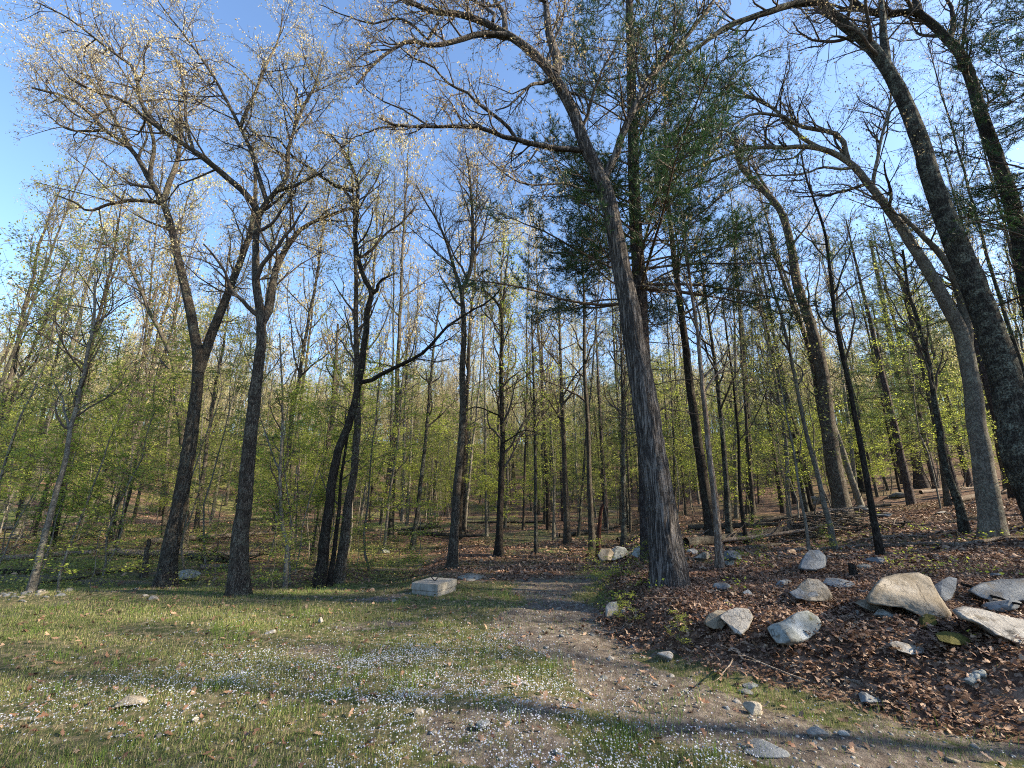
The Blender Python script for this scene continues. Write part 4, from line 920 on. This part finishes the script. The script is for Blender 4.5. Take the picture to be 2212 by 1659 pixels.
SM = [mk('stone', [((lambda V: rough(facet(V.copy(), 7, (.45, .8)), .1, 3, k) * np.array([.5, .42, .24]))(ICO[2][0]), ICO[2][1], 0)], [M_RWHITE, M_RGREY, M_RTAN, M_RWHITE, M_RGREY][k], False) for k in range(5)]
def stones_group(n, sampler, label, group, smin, smax):
    c = 0
    while c < n:
        x, y = sampler(); sz = smin + (smax - smin) * rng.random() ** 2.5
        kk = int(rng.integers(5)); o = ob('stone', SM[kk], None, on(x, y, sz * .03)); o.scale = (sz, sz, sz * rng.uniform(.7, 1.2)); o.rotation_euler = (rng.normal(0, .15), rng.normal(0, .15), rng.uniform(0, 6.28))
        cw = ['whitish', 'grey', 'tan', 'off-white', 'dark grey'][kk]; zw = 'big' if sz > smin + .45 * (smax - smin) else 'tiny' if sz < smin + .06 * (smax - smin) else 'small'
        dw = ('nearest the camera' if y < 3.7 else 'near the flowers' if y < 4.6 else 'in the middle distance' if y < 6 else 'farther back') + (', left side' if x < -1.8 else ', right side' if x > 1.2 else ', centre') if smax < .1 else 'among its neighbours'
        tag(o, '%s %s %s, %s' % (zw, cw, label, dw), 'stone', group); c += 1
def s_track():
    while True:
        y = rng.uniform(3.0, 7.2); x = rng.uniform(-2.5, 3.2)
        g, d, l, s = zones(np.array([x]), np.array([y]))
        if d[0] > rng.random() * .8 and s[0] < .1: return x, y
def s_fore():
    y = rng.uniform(3.0, 5.0); return rng.uniform(-1.15 * y, 1.0), y
def s_back():
    while True:
        y = rng.uniform(7.3, 9.2); x = rng.uniform(-1.2 * y, -1.6)
        return x, y
def s_pile():
    b, t = hit(48, 1285); return b[0] + rng.normal(0, .36), b[1] + rng.normal(0, .2)
stones_group(120, s_track, 'stone on the bare track', 'stones on the track', .02, .09)
stones_group(60, s_fore, 'stone in the foreground grass', 'stones in the foreground grass', .025, .09)
stones_group(50, s_back, 'stone along the far left grass edge', 'stones along the grass edge', .04, .14)
stones_group(34, s_pile, 'stone in the rubble heap at far left', 'stones of the rubble heap', .07, .2)
# gravel
def gravel(n):
    xs = rng.uniform(-4.5, 4, n * 3); ys = rng.uniform(3, 8.5, n * 3); g, d, l, s = zones(xs, ys)
    keep = (rng.random(n * 3) < d * .9 + .12) & (s < .2) ; xs = xs[keep][:n]; ys = ys[keep][:n]; M = len(xs)
    V, Fq = ICO[1]; V = V[None] * (1 + .35 * rng.normal(size=(M, len(V), 1)) * .5) * np.array([1, .8, .5]); sz = .005 + .014 * rng.random(M) ** 2.6
    V = V * sz[:, None, None]; a = rng.uniform(0, 6.28, M); c, s_ = np.cos(a)[:, None], np.sin(a)[:, None]
    V = np.stack([V[..., 0] * c - V[..., 1] * s_, V[..., 0] * s_ + V[..., 1] * c, V[..., 2]], -1) + np.stack([xs, ys, H(xs, ys)], -1)[:, None]
    Fa = (Fq[None] + (np.arange(M) * len(ICO[1][0]))[:, None, None]).reshape(-1, 3)
    m = leafmat('gravel_stone', [(.14, .125, .11), (.22, .205, .185), (.34, .32, .30), (.09, .08, .07)], 0, .9)
    tag(ob('gravel', mk('gravel', [(V.reshape(-1, 3), Fa, 0)], m, False)), 'fine gravel scattered over the bare earth', 'gravel', kind='stuff')
gravel(3600)

# ------------------------------------------------------------------ concrete riser and slab
def bevel_box(lo, hi, bev=.008):
    bm = bmesh.new(); bmesh.ops.create_cube(bm, size=1)
    for v in bm.verts: v.co = Vector([lo[k] if v.co[k] < 0 else hi[k] for k in range(3)])
    bmesh.ops.bevel(bm, geom=list(bm.edges), offset=bev, segments=2, affect='EDGES')
    bmesh.ops.subdivide_edges(bm, edges=[e for e in bm.edges if e.calc_length() > .1], cuts=9, use_grid_fill=True)
    for v in bm.verts:
        k = .007 * (float(fbm(v.co.x * 14 + v.co.z * 9, v.co.y * 14 - v.co.z * 7, 7)) - .5) * 2
        v.co += (v.co - Vector([(a + b) / 2 for a, b in zip(lo, hi)])).normalized() * k
    me = bpy.data.meshes.new('block'); bm.to_mesh(me); bm.free(); return me
def riser():
    fr, t = hit(945, 1290); lf, _ = hit(903, 1279); rt, _ = hit(988, 1276)
    a = np.array(lf[:2]) - fr[:2]; b = np.array(rt[:2]) - fr[:2]
    side = (np.linalg.norm(a) + np.linalg.norm(b)) / 2
    ang = math.atan2(b[1], b[0])
    la, lb = min(np.linalg.norm(a), .62), min(np.linalg.norm(b), .62)
    hgt = 24.5 / F * t
    z0 = fr[2]
    e = empty('concrete_riser', (fr[0], fr[1], z0), 'square concrete tank riser with a thick lid and black lifting handle, on the bare ground', 'riser')
    e.rotation_euler = (0, 0, ang)
    def put(n, me, m): me.materials.append(m); o = ob(n, me, e); return o
    put('base', bevel_box((.01, .01, -.15), (lb - .01, la - .01, hgt * .36), .008), M_CONC)
    put('lid', bevel_box((0, 0, hgt * .36 + .006), (lb, la, hgt), .010), M_CONC)
    cx, cy = lb * .5, la * .5; s = .058
    P = np.array([(-s, 0, s), (0, 0, 2 * s), (s, 0, s), (0, 0, 0)]); P = P[[0, 1, 2, 3]]
    ch = []
    for k in range(4):
        p, q = P[k], P[(k + 1) % 4]; ch.append(tubes(np.array([[p - (q - p) * .06, (p + q) / 2, q + (q - p) * .06]]), np.full((1, 3), .009), 8, 0))
    me = mk('handle', ch, M_BLACK); o = ob('handle', me, e, (cx, cy, hgt - .004)); o.rotation_euler = (0, 0, -ang)
    return ang
ang = riser()
p1, _ = hit(985, 1250); p2, _ = hit(1014, 1239); p3, _ = hit(1052, 1248)
b4 = np.array([hit(*q)[0] for q in ((985, 1249), (1014, 1239.5), (1050, 1247), (1020, 1256))])
cen = b4.mean(0); V = (b4 - cen)
top = V.copy(); zt = float(max(H(cen[0], cen[1]), b4[:, 2].mean())) + .03
VV = np.vstack([np.c_[V[:, :2], np.full(4, 0.)], np.c_[V[:, :2], np.full(4, -.2)]])
FF = [[0, 1, 2, 3], [7, 6, 5, 4], [0, 4, 5, 1], [1, 5, 6, 2], [2, 6, 7, 3], [3, 7, 4, 0]]
me = mk('concrete_slab', [(VV, np.array(FF), 0)], M_CONC, False)
bm = bmesh.new(); bm.from_mesh(me); bmesh.ops.recalc_face_normals(bm, faces=bm.faces); bmesh.ops.bevel(bm, geom=list(bm.edges), offset=.01, segments=2, affect='EDGES'); bm.to_mesh(me); bm.free()
tag(ob('concrete_slab', me, None, (cen[0], cen[1], zt)), 'flat square concrete slab level with the ground behind the riser', 'slab')

# ------------------------------------------------------------------ logs, sticks, stump, brush pile
def log_px(name, label, cat, pts, w, m, K=24, S_=10, lift=.0, end=.6, branches=0, group=None):
    Q = [];
    for p in pts: b, t = hit(*p); Q.append(b)
    P = resample(Q, K, .006); P[:, 2] = np.maximum(P[:, 2], H(P[:, 0], P[:, 1])) 
    r = w / 2 / F * np.linalg.norm(P[0] - [0, 0, CH]); P[:, 2] += r * .7 + lift
    Rd = r * (1 - (1 - end) * np.linspace(0, 1, K)); org = P[0].copy()
    V, Fq, _ = radial_trunk(P, Rd, S_, 0, r * 100, 0)
    n = len(V); caps = [(V, Fq, 0), (V[:S_], np.arange(S_)[None, ::-1], 0), (V[-S_:], np.arange(S_)[None], 0)]
    if branches:
        p, d, pl, rr, t = spawn(P[None], Rd[None], branches, .2, 1, (40, 80)); d[:, 2] = np.abs(d[:, 2])
        q = grow(p, d, rng.uniform(.15, .5, len(p)), 5, .2, .05); caps.append(tubes(q, taper(np.clip(rr * .4, .004, .02), 5), 5, 0))
    o = ob(name, mk(name, [(v - org, f, m_) for v, f, m_ in caps], m), None, tuple(org)); tag(o, label, cat, group); return o
log_px('fallen_log', 'long thin pale fallen trunk lying across the slope on the right', 'log', [(1700, 1197), (1780, 1190), (1900, 1182), (2060, 1180), (2140, 1172), (2225, 1164)], 8, M_SNAG, 40, 10, .0, .7, 6)
log_px('fallen_log', 'brown rotting log on the leaves right of the peeling trunk', 'log', [(1572, 1192), (1620, 1186), (1690, 1180)], 9, M_BARK, 24, 10, 0, .7, 2)
log_px('fallen_branch', 'thin fallen branch farther up the slope above the pale trunk', 'branch', [(1880, 1163), (1960, 1160), (2030, 1163)], 4, M_SNAG)
log_px('fallen_branch', 'white barked stick lying between domed and largest boulder', 'branch', [(1826, 1272), (1850, 1278), (1878, 1283)], 6, M_RWHITE)
log_px('fallen_branch', 'thin dark branch running off right across the slabs', 'branch', [(2084, 1282), (2120, 1300), (2160, 1318), (2215, 1334)], 4, M_DARKBARK, lift=.1)
log_px('fallen_branch', 'pale stick on the leaves low on the bank', 'branch', [(1824, 1466), (1855, 1480), (1892, 1502)], 5, M_SNAG)
log_px('fallen_branch', 'short birch-white piece of wood at lower right on the leaves', 'branch', [(2094, 1486), (2108, 1474), (2122, 1462)], 10, M_LICHROCK, end=.9)
log_px('fallen_branch', 'bare forked twig at the foot of the bank, left of the upright stone', 'branch', [(1292, 1372), (1330, 1366), (1360, 1352), (1382, 1336)], 3, M_SNAG, branches=3)
log_px('fallen_log', 'grey log lying behind the thick oak on the left', 'log', [(432, 1230), (465, 1228), (500, 1227)], 9, M_SNAG)
log_px('fallen_log', 'dark brown fallen trunk at far left edge', 'log', [(-30, 1240), (40, 1240), (90, 1237)], 8, M_DARKBARK)
log_px('fallen_branch', 'long thin fallen pole lying over the left woods floor', 'branch', [(90, 1262), (180, 1250), (280, 1232), (330, 1218)], 4, M_BARK)
log_px('fallen_log', 'long dark log far back across the middle of the woods', 'log', [(1000, 1130), (1090, 1130), (1200, 1131)], 4, M_DARKBARK)
log_px('fallen_log', 'pale log far back left of the middle trunks', 'log', [(770, 1150), (840, 1146), (900, 1150)], 3.5, M_SNAG)
hero('tree_stump', 'small dark broken stump between the domed boulder and the largest one', 'stump', [(1843, 1244), (1842, 1230), (1839, 1218)], 17, (), M_DARKBARK, None, None, .6, (0, 0), crown=False)
hero('tree_stump', 'jagged dark stump cluster beside the low-forked oak at left', 'stump', [(310, 1248), (316, 1200), (322, 1165)], 14, (), M_BARK, None, None, .5, (0, 0), crown=False)
b, t = hit(1822, 1150)
e = empty('brush_pile', tuple(b), 'heap of bare grey sticks and branches under the twin-fused trunk', 'brush pile')
for i in range(130):
    a = rng.normal(0, .45) + (0 if rng.random() < .7 else 1.2); L = rng.uniform(.4, 1.6); c = np.array([rng.normal(0, .85), rng.normal(0, .4), rng.uniform(.02, .6)])
    c[2] *= math.exp(-c[0] ** 2 / 1.2); c[2] += float(H(b[0] + c[0], b[1] + c[1])) - b[2] + .02
    d = np.array([math.cos(a), math.sin(a) * .6, rng.normal(0, .16)])
    P = resample([c - d * L / 2, c + rng.normal(0, .05, 3), c + d * L / 2], 8)
    V, Fq, _ = tubes(P[None], (rng.uniform(.009, .026) * np.linspace(1, .5, 8))[None], 5, 0)
    ob('stick', mk('stick', [(V, Fq, 0)], M_SNAG if i % 3 == 0 else M_BARK), e)
n = 0
while n < 26:
    y = rng.uniform(11, 34); x = rng.uniform(-1.2, 1.2) * y
    if abs(x) < .2 * y and y < 18: continue
    a = rng.uniform(-.5, .5); L = rng.uniform(2, 6); q = np.linspace(-L / 2, L / 2, 12); X = x + q * math.cos(a); Y_ = y + q * math.sin(a); r = rng.uniform(.04, .13)
    P = np.stack([X, Y_, H(X, Y_) + r * .6], 1); P[:, 2] = P[:, 2] * .4 + np.linspace(P[0, 2], P[-1, 2] + rng.uniform(0, .4), 12) * .6 + .02; org = P[0].copy()
    Rd = r * np.linspace(1, .5, 12); p, d, pl, rr, t = spawn(P[None], Rd[None], 7, .3, 1, (30, 70)); d[:, 2] = np.abs(d[:, 2]) * .7
    g2 = grow(p, d, rng.uniform(.3, 1.3, 7), 6, .2, 0)
    V, Fq, _ = tubes(P[None], Rd[None], 8, 0); V2, F2, _ = tubes(g2, taper(np.full(7, r * .25), 6, .3), 4, 0)
    sd_ = 'left' if x < -.25 * y else 'right' if x > .25 * y else 'middle'
    o = ob('fallen_log', mk('fallen_log', [(V - org, Fq, 0), (V2 - org, F2, 0)], M_SNAG if n % 2 else M_BARK), None, tuple(org))
    tag(o, '%s fallen trunk with %s limbs in the %s, %s' % ('pale' if n % 2 else 'brown', 'broken' , 'woods behind' if y < 22 else 'deep woods', sd_), 'log', 'fallen trunks in the woods, ' + sd_); n += 1
# loose sticks in the leaves
SK = []
for k in range(4):
    P = grow(np.zeros((1, 3)), np.array([[1., 0, 0]]), np.array([.6]), 7, .12, 0)[0]; P[:, 2] *= .25; c2 = [tubes(P[None], np.linspace(.006, .002, 7)[None], 5, 0)]
    p, d, pl, r, t = spawn(P[None], np.full((1, 7), .004), 3, .3, 1, (30, 60)); d[:, 2] *= .2; c2.append(tubes(grow(p, d, rng.uniform(.08, .2, 3), 4, .1, 0), np.full((3, 4), .002), 4, 0))
    SK.append(mk('stick', c2, M_SNAG))
n = 0
while n < 130:
    y = rng.uniform(3.2, 13); x = rng.uniform(-9, 12)
    g, d, l, s = zones(np.array([x]), np.array([y]))
    if l[0] < .5 or abs(x) > 1.2 * y: continue
    o = ob('stick', SK[n % 4], None, on(x, y, .03)); sz = rng.uniform(.4, 1.4); o.scale = (sz,) * 3; o.rotation_euler = (rng.uniform(0, .3), rng.normal(0, .08), rng.uniform(0, 6.28))
    tag(o, 'thin bare stick lying loose on the leaf litter', 'stick', 'loose sticks on the leaf litter'); n += 1

# ------------------------------------------------------------------ leaf litter
def lobed(detail=True):
    # oak leaf outline (one unit long), lobed, curled
    if detail:
        half = [(0, .02), (.20, .15), (.32, .08), (.46, .26), (.58, .11), (.72, .22), (.84, .09), (1, 0)]
    else: half = [(0, .02), (.3, .22), (.65, .24), (1, 0)]
    up = half; dn = [(x, -y) for x, y in half[1:-1]][::-1]
    return np.array([(x, y, 0) for x, y in up + dn])
def litter(name, n, region, size, detail, wmin=0., label='', dzk=.02):
    x0, x1, y0, y1 = region
    xs = rng.uniform(x0, x1, n * 6); ys = y0 + (y1 - y0) * rng.random(n * 6); g, d, l, s = zones(xs, ys)
    keep = (rng.random(n * 6) < np.maximum(l, wmin) ** 1.3) & (np.abs(xs) < 1.35 * ys + .5)
    xs = xs[keep][:n]; ys = ys[keep][:n]; M = len(xs)
    base = lobed(detail); K = len(base)
    sz = size * rng.uniform(.6, 1.3, M)
    P = np.repeat(base[None], M, 0); cur = rng.normal(.25, .5, (M, 1)); cur2 = rng.normal(0, .6, (M, 1))
    P[..., 2] = cur * (np.abs(P[..., 1]) * 1.1) + cur2 * (P[..., 0] - .5) ** 2
    P = P - [.5, 0, 0]; P = P * sz[:, None, None]
    rx = rng.normal(0, .38, M); ry = rng.normal(0, .38, M); rz = rng.uniform(0, 6.28, M)
    c, s_ = np.cos(rx)[:, None], np.sin(rx)[:, None]; P = np.stack([P[..., 0], P[..., 1] * c - P[..., 2] * s_, P[..., 1] * s_ + P[..., 2] * c], -1)
    c, s_ = np.cos(ry)[:, None], np.sin(ry)[:, None]; P = np.stack([P[..., 0] * c + P[..., 2] * s_, P[..., 1], -P[..., 0] * s_ + P[..., 2] * c], -1)
    c, s_ = np.cos(rz)[:, None], np.sin(rz)[:, None]; P = np.stack([P[..., 0] * c - P[..., 1] * s_, P[..., 0] * s_ + P[..., 1] * c, P[..., 2]], -1)
    ctr = np.stack([xs, ys, H(xs, ys) + dzk * rng.uniform(.2, 1.6, M)], -1); P = P + ctr[:, None]
    # fold strip: quads between the upper and lower outline
    nh = (K - 2) // 2; q = [[0, 1, K - 1]]
    up = list(range(0, nh + 1)); dn = [0] + list(range(K - 1, nh + 1, -1))
    fq = []; ft = [[0, K - 1, 1]]
    for k in range(1, nh): fq.append([up[k], dn[k], dn[k + 1], up[k + 1]])
    ft.append([up[nh], dn[nh], nh + 1])
    off = (np.arange(M) * K)[:, None, None]
    return P, (np.array(fq)[None] + off).reshape(-1, 4), (np.array(ft)[None] + off).reshape(-1, 3), K
def litter_obj(name, n, region, size, detail, label, **k):
    P, fq, ft, K = litter(name, n, region, size, detail, **k)
    V = P.reshape(-1, 3)
    # both face kinds must share vertices so each leaf stays one island
    me = bpy.data.meshes.new(name)
    me.vertices.add(len(V)); me.vertices.foreach_set('co', V.astype(np.float32).ravel())
    L = np.concatenate([fq.ravel(), ft.ravel()]); st = np.concatenate([np.arange(len(fq)) * 4, len(fq) * 4 + np.arange(len(ft)) * 3])
    me.loops.add(len(L)); me.loops.foreach_set('vertex_index', L.astype(np.int32)); me.polygons.add(len(st)); me.polygons.foreach_set('loop_start', st.astype(np.int32))
    me.materials.append(M_LITTER); me.update(calc_edges=True)
    tag(ob(name, me), label, 'leaf litter', kind='stuff')
litter_obj('leaf_litter', 24000, (.4, 9, 2.8, 8.2), .06, True, 'thick brown oak leaf litter covering the bank on the right')
litter_obj('leaf_litter', 29000, (-3, 18, 7, 19), .085, False, 'brown leaf litter on the slope and back of the clearing')
litter_obj('leaf_litter', 13000, (-32, 10, 8.5, 38), .13, False, 'scattered dead leaves on the floor of the woods')
litter_obj('leaf_litter', 2600, (-7, 3.5, 3, 9), .07, True, 'sparse dead leaves blown over grass and track', wmin=.35)
cs = []
for (xa, xb, ya) in COLLAR:
    if ya > 9: continue
    w_ = xb - xa; P, fq, ft, K = litter('x', int(90 * w_ + 25), (xa - .06, xb + .06, ya - .08, ya + .10), .07, True, wmin=1., dzk=.05)
    cs.append(P)
P = np.concatenate(cs); M = len(P); K = P.shape[1]; off = (np.arange(M) * K)[:, None]
me = mk('leaf_litter', [(P.reshape(-1, 3), np.arange(K)[None] + off, 0)], M_LITTER); tag(ob('leaf_litter', me), 'dead leaves drifted against the boulders', 'leaf litter', kind='stuff')
litter_obj('leaf_litter', 9000, (.4, 8, 2.8, 7), .03, False, 'broken crumbs of dead leaves on the bank', dzk=.04)
# single large leaves nearest on the bank
LV = []
for k in range(6):
    base = lobed(True) - [.5, 0, 0]; base[:, 2] = .5 * np.abs(base[:, 1]) * (1 if k % 2 else -1) + .5 * (base[:, 0]) ** 2 * rng.normal()
    K = len(base); nh = (K - 2) // 2; dn = [0] + list(range(K - 1, nh + 1, -1))
    me = bpy.data.meshes.new('fallen_leaf'); me.from_pydata([tuple(v) for v in base], [], [[0, dn[1], 1]] + [[q, dn[q], dn[q + 1], q + 1] for q in range(1, nh)] + [[nh, dn[nh], nh + 1]])
    mm, nt = mat('fallen_leaf_brown'); c = [(.24, .15, .11), (.18, .105, .07), (.30, .21, .15), (.14, .08, .055), (.22, .15, .11), (.34, .25, .18)][k]
    tcx = N_(nt, 'ShaderNodeTexCoord').outputs['Object']; out(nt, princ(nt, ramp(nt, noise(nt, tcx, 6, 4), [(.3, [v * .6 for v in c]), (.7, c)]), .6)); me.materials.append(mm); LV.append(me)
n = 0
while n < 280:
    y = rng.uniform(3.0, 6.2); x = rng.uniform(1.2, 6.5)
    g, d, l, s = zones(np.array([x]), np.array([y]))
    if l[0] < .7 or x > 1.2 * y: continue
    o = ob('fallen_leaf', LV[n % 6], None, on(x, y, .035)); sz = rng.uniform(.07, .13); o.scale = (sz,) * 3; o.rotation_euler = (rng.normal(0, .35), rng.normal(0, .35), rng.uniform(0, 6.28))
    tag(o, 'dry brown lobed oak leaf lying on top of the bank', 'leaf', 'single oak leaves on the bank'); n += 1

# ------------------------------------------------------------------ grass, flowers, ground cover
def blades(name, n, region, hgt, wid, label, m, dens, two=True, lean=.5, clump=0):
    x0, x1, y0, y1 = region
    xs = rng.uniform(x0, x1, n * 5); ys = y0 + (y1 - y0) * rng.random(n * 5) ** 1.25
    if clump: 
        c = rng.integers(0, len(xs), n * 5); xs = xs[c // clump * clump % len(xs)] + rng.normal(0, .025, n * 5); ys = ys[c // clump * clump % len(ys)] + rng.normal(0, .025, n * 5)
    w = dens(xs, ys); keep = (rng.random(n * 5) < w) & (np.abs(xs) < 1.3 * ys + .4); xs = xs[keep][:n]; ys = ys[keep][:n]; M = len(xs)
    b = np.stack([xs, ys, H(xs, ys) - .005], -1)
    hh = hgt * rng.uniform(.4, 1.4, M) * (.6 + .9 * fbm(xs * 1.3, ys * 1.3, 55)); a = rng.uniform(0, 6.28, M); l = np.abs(rng.normal(0, lean, M))
    d = np.stack([np.cos(a) * l, np.sin(a) * l, np.ones(M)], -1); d = nrm(d)
    wv = np.stack([-np.sin(a + .6), np.cos(a + .6), a * 0], -1) * wid
    mid = b + d * (hh * .55)[:, None]; d2 = nrm(d + np.stack([np.cos(a) * .7 * l, np.sin(a) * .7 * l, -.25 * l], -1)); tip = mid + d2 * (hh * .5)[:, None]
    if two:
        V = np.stack([b - wv, b + wv, mid + wv * .75, mid - wv * .75, tip], 1); off = (np.arange(M) * 5)[:, None]
        me = bpy.data.meshes.new(name); V = V.reshape(-1, 3)
        me.vertices.add(len(V)); me.vertices.foreach_set('co', V.astype(np.float32).ravel())
        q = (np.array([[0, 1, 2, 3]]) + off); t_ = (np.array([[3, 2, 4]]) + off)
        L = np.concatenate([q.ravel(), t_.ravel()]); st = np.concatenate([np.arange(M) * 4, M * 4 + np.arange(M) * 3])
        me.loops.add(len(L)); me.loops.foreach_set('vertex_index', L.astype(np.int32)); me.polygons.add(len(st)); me.polygons.foreach_set('loop_start', st.astype(np.int32)); me.materials.append(m); me.update(calc_edges=True)
    else:
        V = np.stack([b - wv, b + wv, tip], 1).reshape(-1, 3); me = mk(name, [(V, np.arange(M * 3).reshape(-1, 3), 0)], m)
    tag(ob(name, me), label, 'grass', kind='stuff')
def dgrass(x, y):
    g, d, l, s = zones(x, y); p = sst((fbm(x * 1.3, y * 2.0, 61) - .42) / .14); return np.clip(g * (.12 + .95 * p) + .09 * d + .012 * l, 0, 1) * (y < 12)
blades('grass', 80000, (-8, 5.5, 2.6, 6.5), .034, .0016, 'short patchy green and straw grass of the clearing', M_GRASS, dgrass)
blades('grass', 55000, (-13, 4, 6, 12), .045, .0028, 'grass at the back of the clearing', M_GRASS, dgrass, False)
blades('grass', 34000, (-9, 5, 2.6, 9), .05, .0014, 'dead straw lying in the lawn', M_STRAW, lambda x, y: zones(x, y)[0] * sst((fbm(x * .8 + 9, y * 1.5, 63) - .43) / .1) + .02, False, 1.6)
def dtuft(x, y):
    g, d, l, s = zones(x, y); return np.clip((g + .35 * d) * sst((fbm(x * 2.4, y * 2.4, 71) - .63) / .06), 0, 1)
blades('grass', 15000, (-7, 3.5, 2.7, 8.5), .085, .0019, 'taller bright green grass tufts', leafmat('tuft_grass', [(.07, .13, .02), (.13, .21, .035), (.21, .27, .06)], .4), dtuft)

def flowers(n):
    xs = rng.uniform(-5, 3.6, n * 8); ys = rng.uniform(2.7, 6.6, n * 8)
    cl = .22 + .78 * sst((fbm(xs * 2.1, ys * 3.0, 81, 6) - .44) / .16) * sst((vnoise(xs * 7, ys * 11, 85) - .2) / .5)
    band = np.exp(-((ys - 5.1 - .32 * np.minimum(xs, 0)) / .62) ** 2) * sst((xs + 4.6) / 1.5) * (1 - sst((xs - .2) / .6))
    band2 = sst((4.75 - ys) / .5) * sst((xs + 1.9 - (4 - ys) * .5) / .8) * (1 - sst((xs - 1.15) / .5)) * .85
    w = cl * np.maximum(band, band2) + .015; g, d, l, s = zones(xs, ys); w = w * (.15 + .85 * g) * (s < .15)
    keep = rng.random(n * 8) < w; xs = xs[keep][:n]; ys = ys[keep][:n]
    c = rng.integers(0, len(xs), n); xs = xs[c] + rng.normal(0, .045, n); ys = ys[c] + rng.normal(0, .045, n)
    z = H(xs, ys); hh = rng.uniform(.025, .06, n); top_ = np.stack([xs, ys, z + hh], -1)
    nv = nrm(np.stack([rng.normal(0, .35, n), rng.normal(-.35, .35, n), np.ones(n)], -1)); a = rng.normal(size=(n, 3)); u = nrm(np.cross(nv, a)); v = np.cross(nv, u); s_ = (rng.uniform(.0024, .0052, n))[:, None]
    pet = []
    for k in range(4):
        th = k * PI / 2; dd = u * math.cos(th) + v * math.sin(th); ee = -u * math.sin(th) + v * math.cos(th)
        pet.append(np.stack([top_, top_ + dd * s_ * 1.05 + ee * s_ * .5, top_ + dd * s_ * 1.05 - ee * s_ * .5], 1))
    V = np.stack(pet, 1).reshape(-1, 3); Fq = np.arange(len(V)).reshape(-1, 3)
    w_ = u * .0008; st = np.stack([top_ - w_, top_ + w_, np.stack([xs, ys, z], -1)], 1).reshape(-1, 3)
    me = mk('bluet_flowers', [(V, Fq, 0), (st, np.arange(len(st)).reshape(-1, 3), 1)], [M_FLOWER, M_GRASS])
    tag(ob('bluet_flowers', me), 'tiny white and pale lilac wildflowers sprinkled through the foreground grass', 'flowers', kind='stuff')
flowers(15000)

def cover(name, n, region, label, m, dens, ls=.05, hh=.22):
    x0, x1, y0, y1 = region; xs = rng.uniform(x0, x1, n * 4); ys = rng.uniform(y0, y1, n * 4); w = dens(xs, ys); keep = rng.random(n * 4) < w
    xs = xs[keep][:n]; ys = ys[keep][:n]; z = H(xs, ys); h = hh * rng.random(len(xs)) ** 1.3
    p = np.stack([xs + rng.normal(0, .02, len(xs)), ys, z + h], -1)
    ch = [leafq(p, 2, ls, .03, .05, .6, 1, .6)]
    sel = rng.random(len(xs)) < .3; q = p[sel]; b = np.stack([q[:, 0], q[:, 1], z[sel]], -1); ch.append(tubes(np.stack([b, (b + q) / 2, q], 1), np.full((len(q), 3), .002), 3, 0))
    tag(ob(name, mk(name, ch, [M_TWIG, m])), label, 'undergrowth', kind='stuff')
cover('undergrowth', 16000, (-22, 1, 8.3, 24), 'low green undergrowth on the woods floor left of the middle', M_GREEN2, lambda x, y: sst((fbm(x * .5, y * .5, 91) - .42) / .12) * sst((y - 8.4) / .8) * sst((-.17 - x / y) / .12), .05, .35)
cover('undergrowth', 2600, (.8, 12, 4, 16), 'sparse green seedlings poking through the leaves on the right', M_GREEN, lambda x, y: sst((fbm(x * 1.0, y * 1.0, 95) - .60) / .06) * (edge_s(x, y) > 0), .045, .18)
def clump_w(x, y): return x < 99
# small leafy saplings and bushes
SH = [('bushy green sapling right behind the concrete riser, left of the mossy-footed trunk', 905, 1240, 4, .75, 1.3), ('low leafy shrub left of the bushy green sapling', 860, 1238, 4, .5, 1.4), ('leafy seedling on the near edge of the leaf bank, left of the largest oak', 1290, 1285, 4, .2, 1.3),
      ('small maple seedling in front of the pine trunk', 1392, 1262, 4, .26, 1.2), ('green seedling above the upright squarish stone', 1300, 1262, 4, .34, 1.3), ('bright green shoot leaning on the slope near the brush pile', 1632, 1225, 4, .36, .9), ('green tuft at the base of the grey-green leaning trunk', 1795, 1192, 4, .25, 1.3),
      ('tiny green seedling low by the upright squarish stone', 1352, 1352, 4, .16, 1.6), ('lone seedling in the leaves below the largest oak', 1470, 1395, 4, .14, 1.4), ('thin green sapling at the left of the clearing before the woods', 650, 1262, 4, .6, 1.2), ('leafy low bush beside the half dead sapling', 585, 1278, 4, .5, 1.3),
      ('leafy bush right of the low-forked oak', 455, 1272, 4, .6, 1.3), ('low green bush at the far left grass edge', 190, 1275, 4, .6, 1.4), ('green bush between rubble heap and thin sunlit trunk', 120, 1262, 4, .55, 1.4), ('leafy sapling behind the crooked dark tree', 770, 1245, 4, .6, 1.2)]
for lb, x, y, k, s, ww in SH:
    b, t = hit(x, y); e = plant(UNDER[k], 'small_sapling', lb, 'sapling', None, b[0], b[1], (s * ww, s), rng.uniform(0, 6))

if 0: print('TRIS', sum(sum(len(p.vertices) - 2 for p in me.polygons) if len(me.polygons) < 3000 else int(len(me.loops) - 2 * len(me.polygons)) for me in bpy.data.meshes))
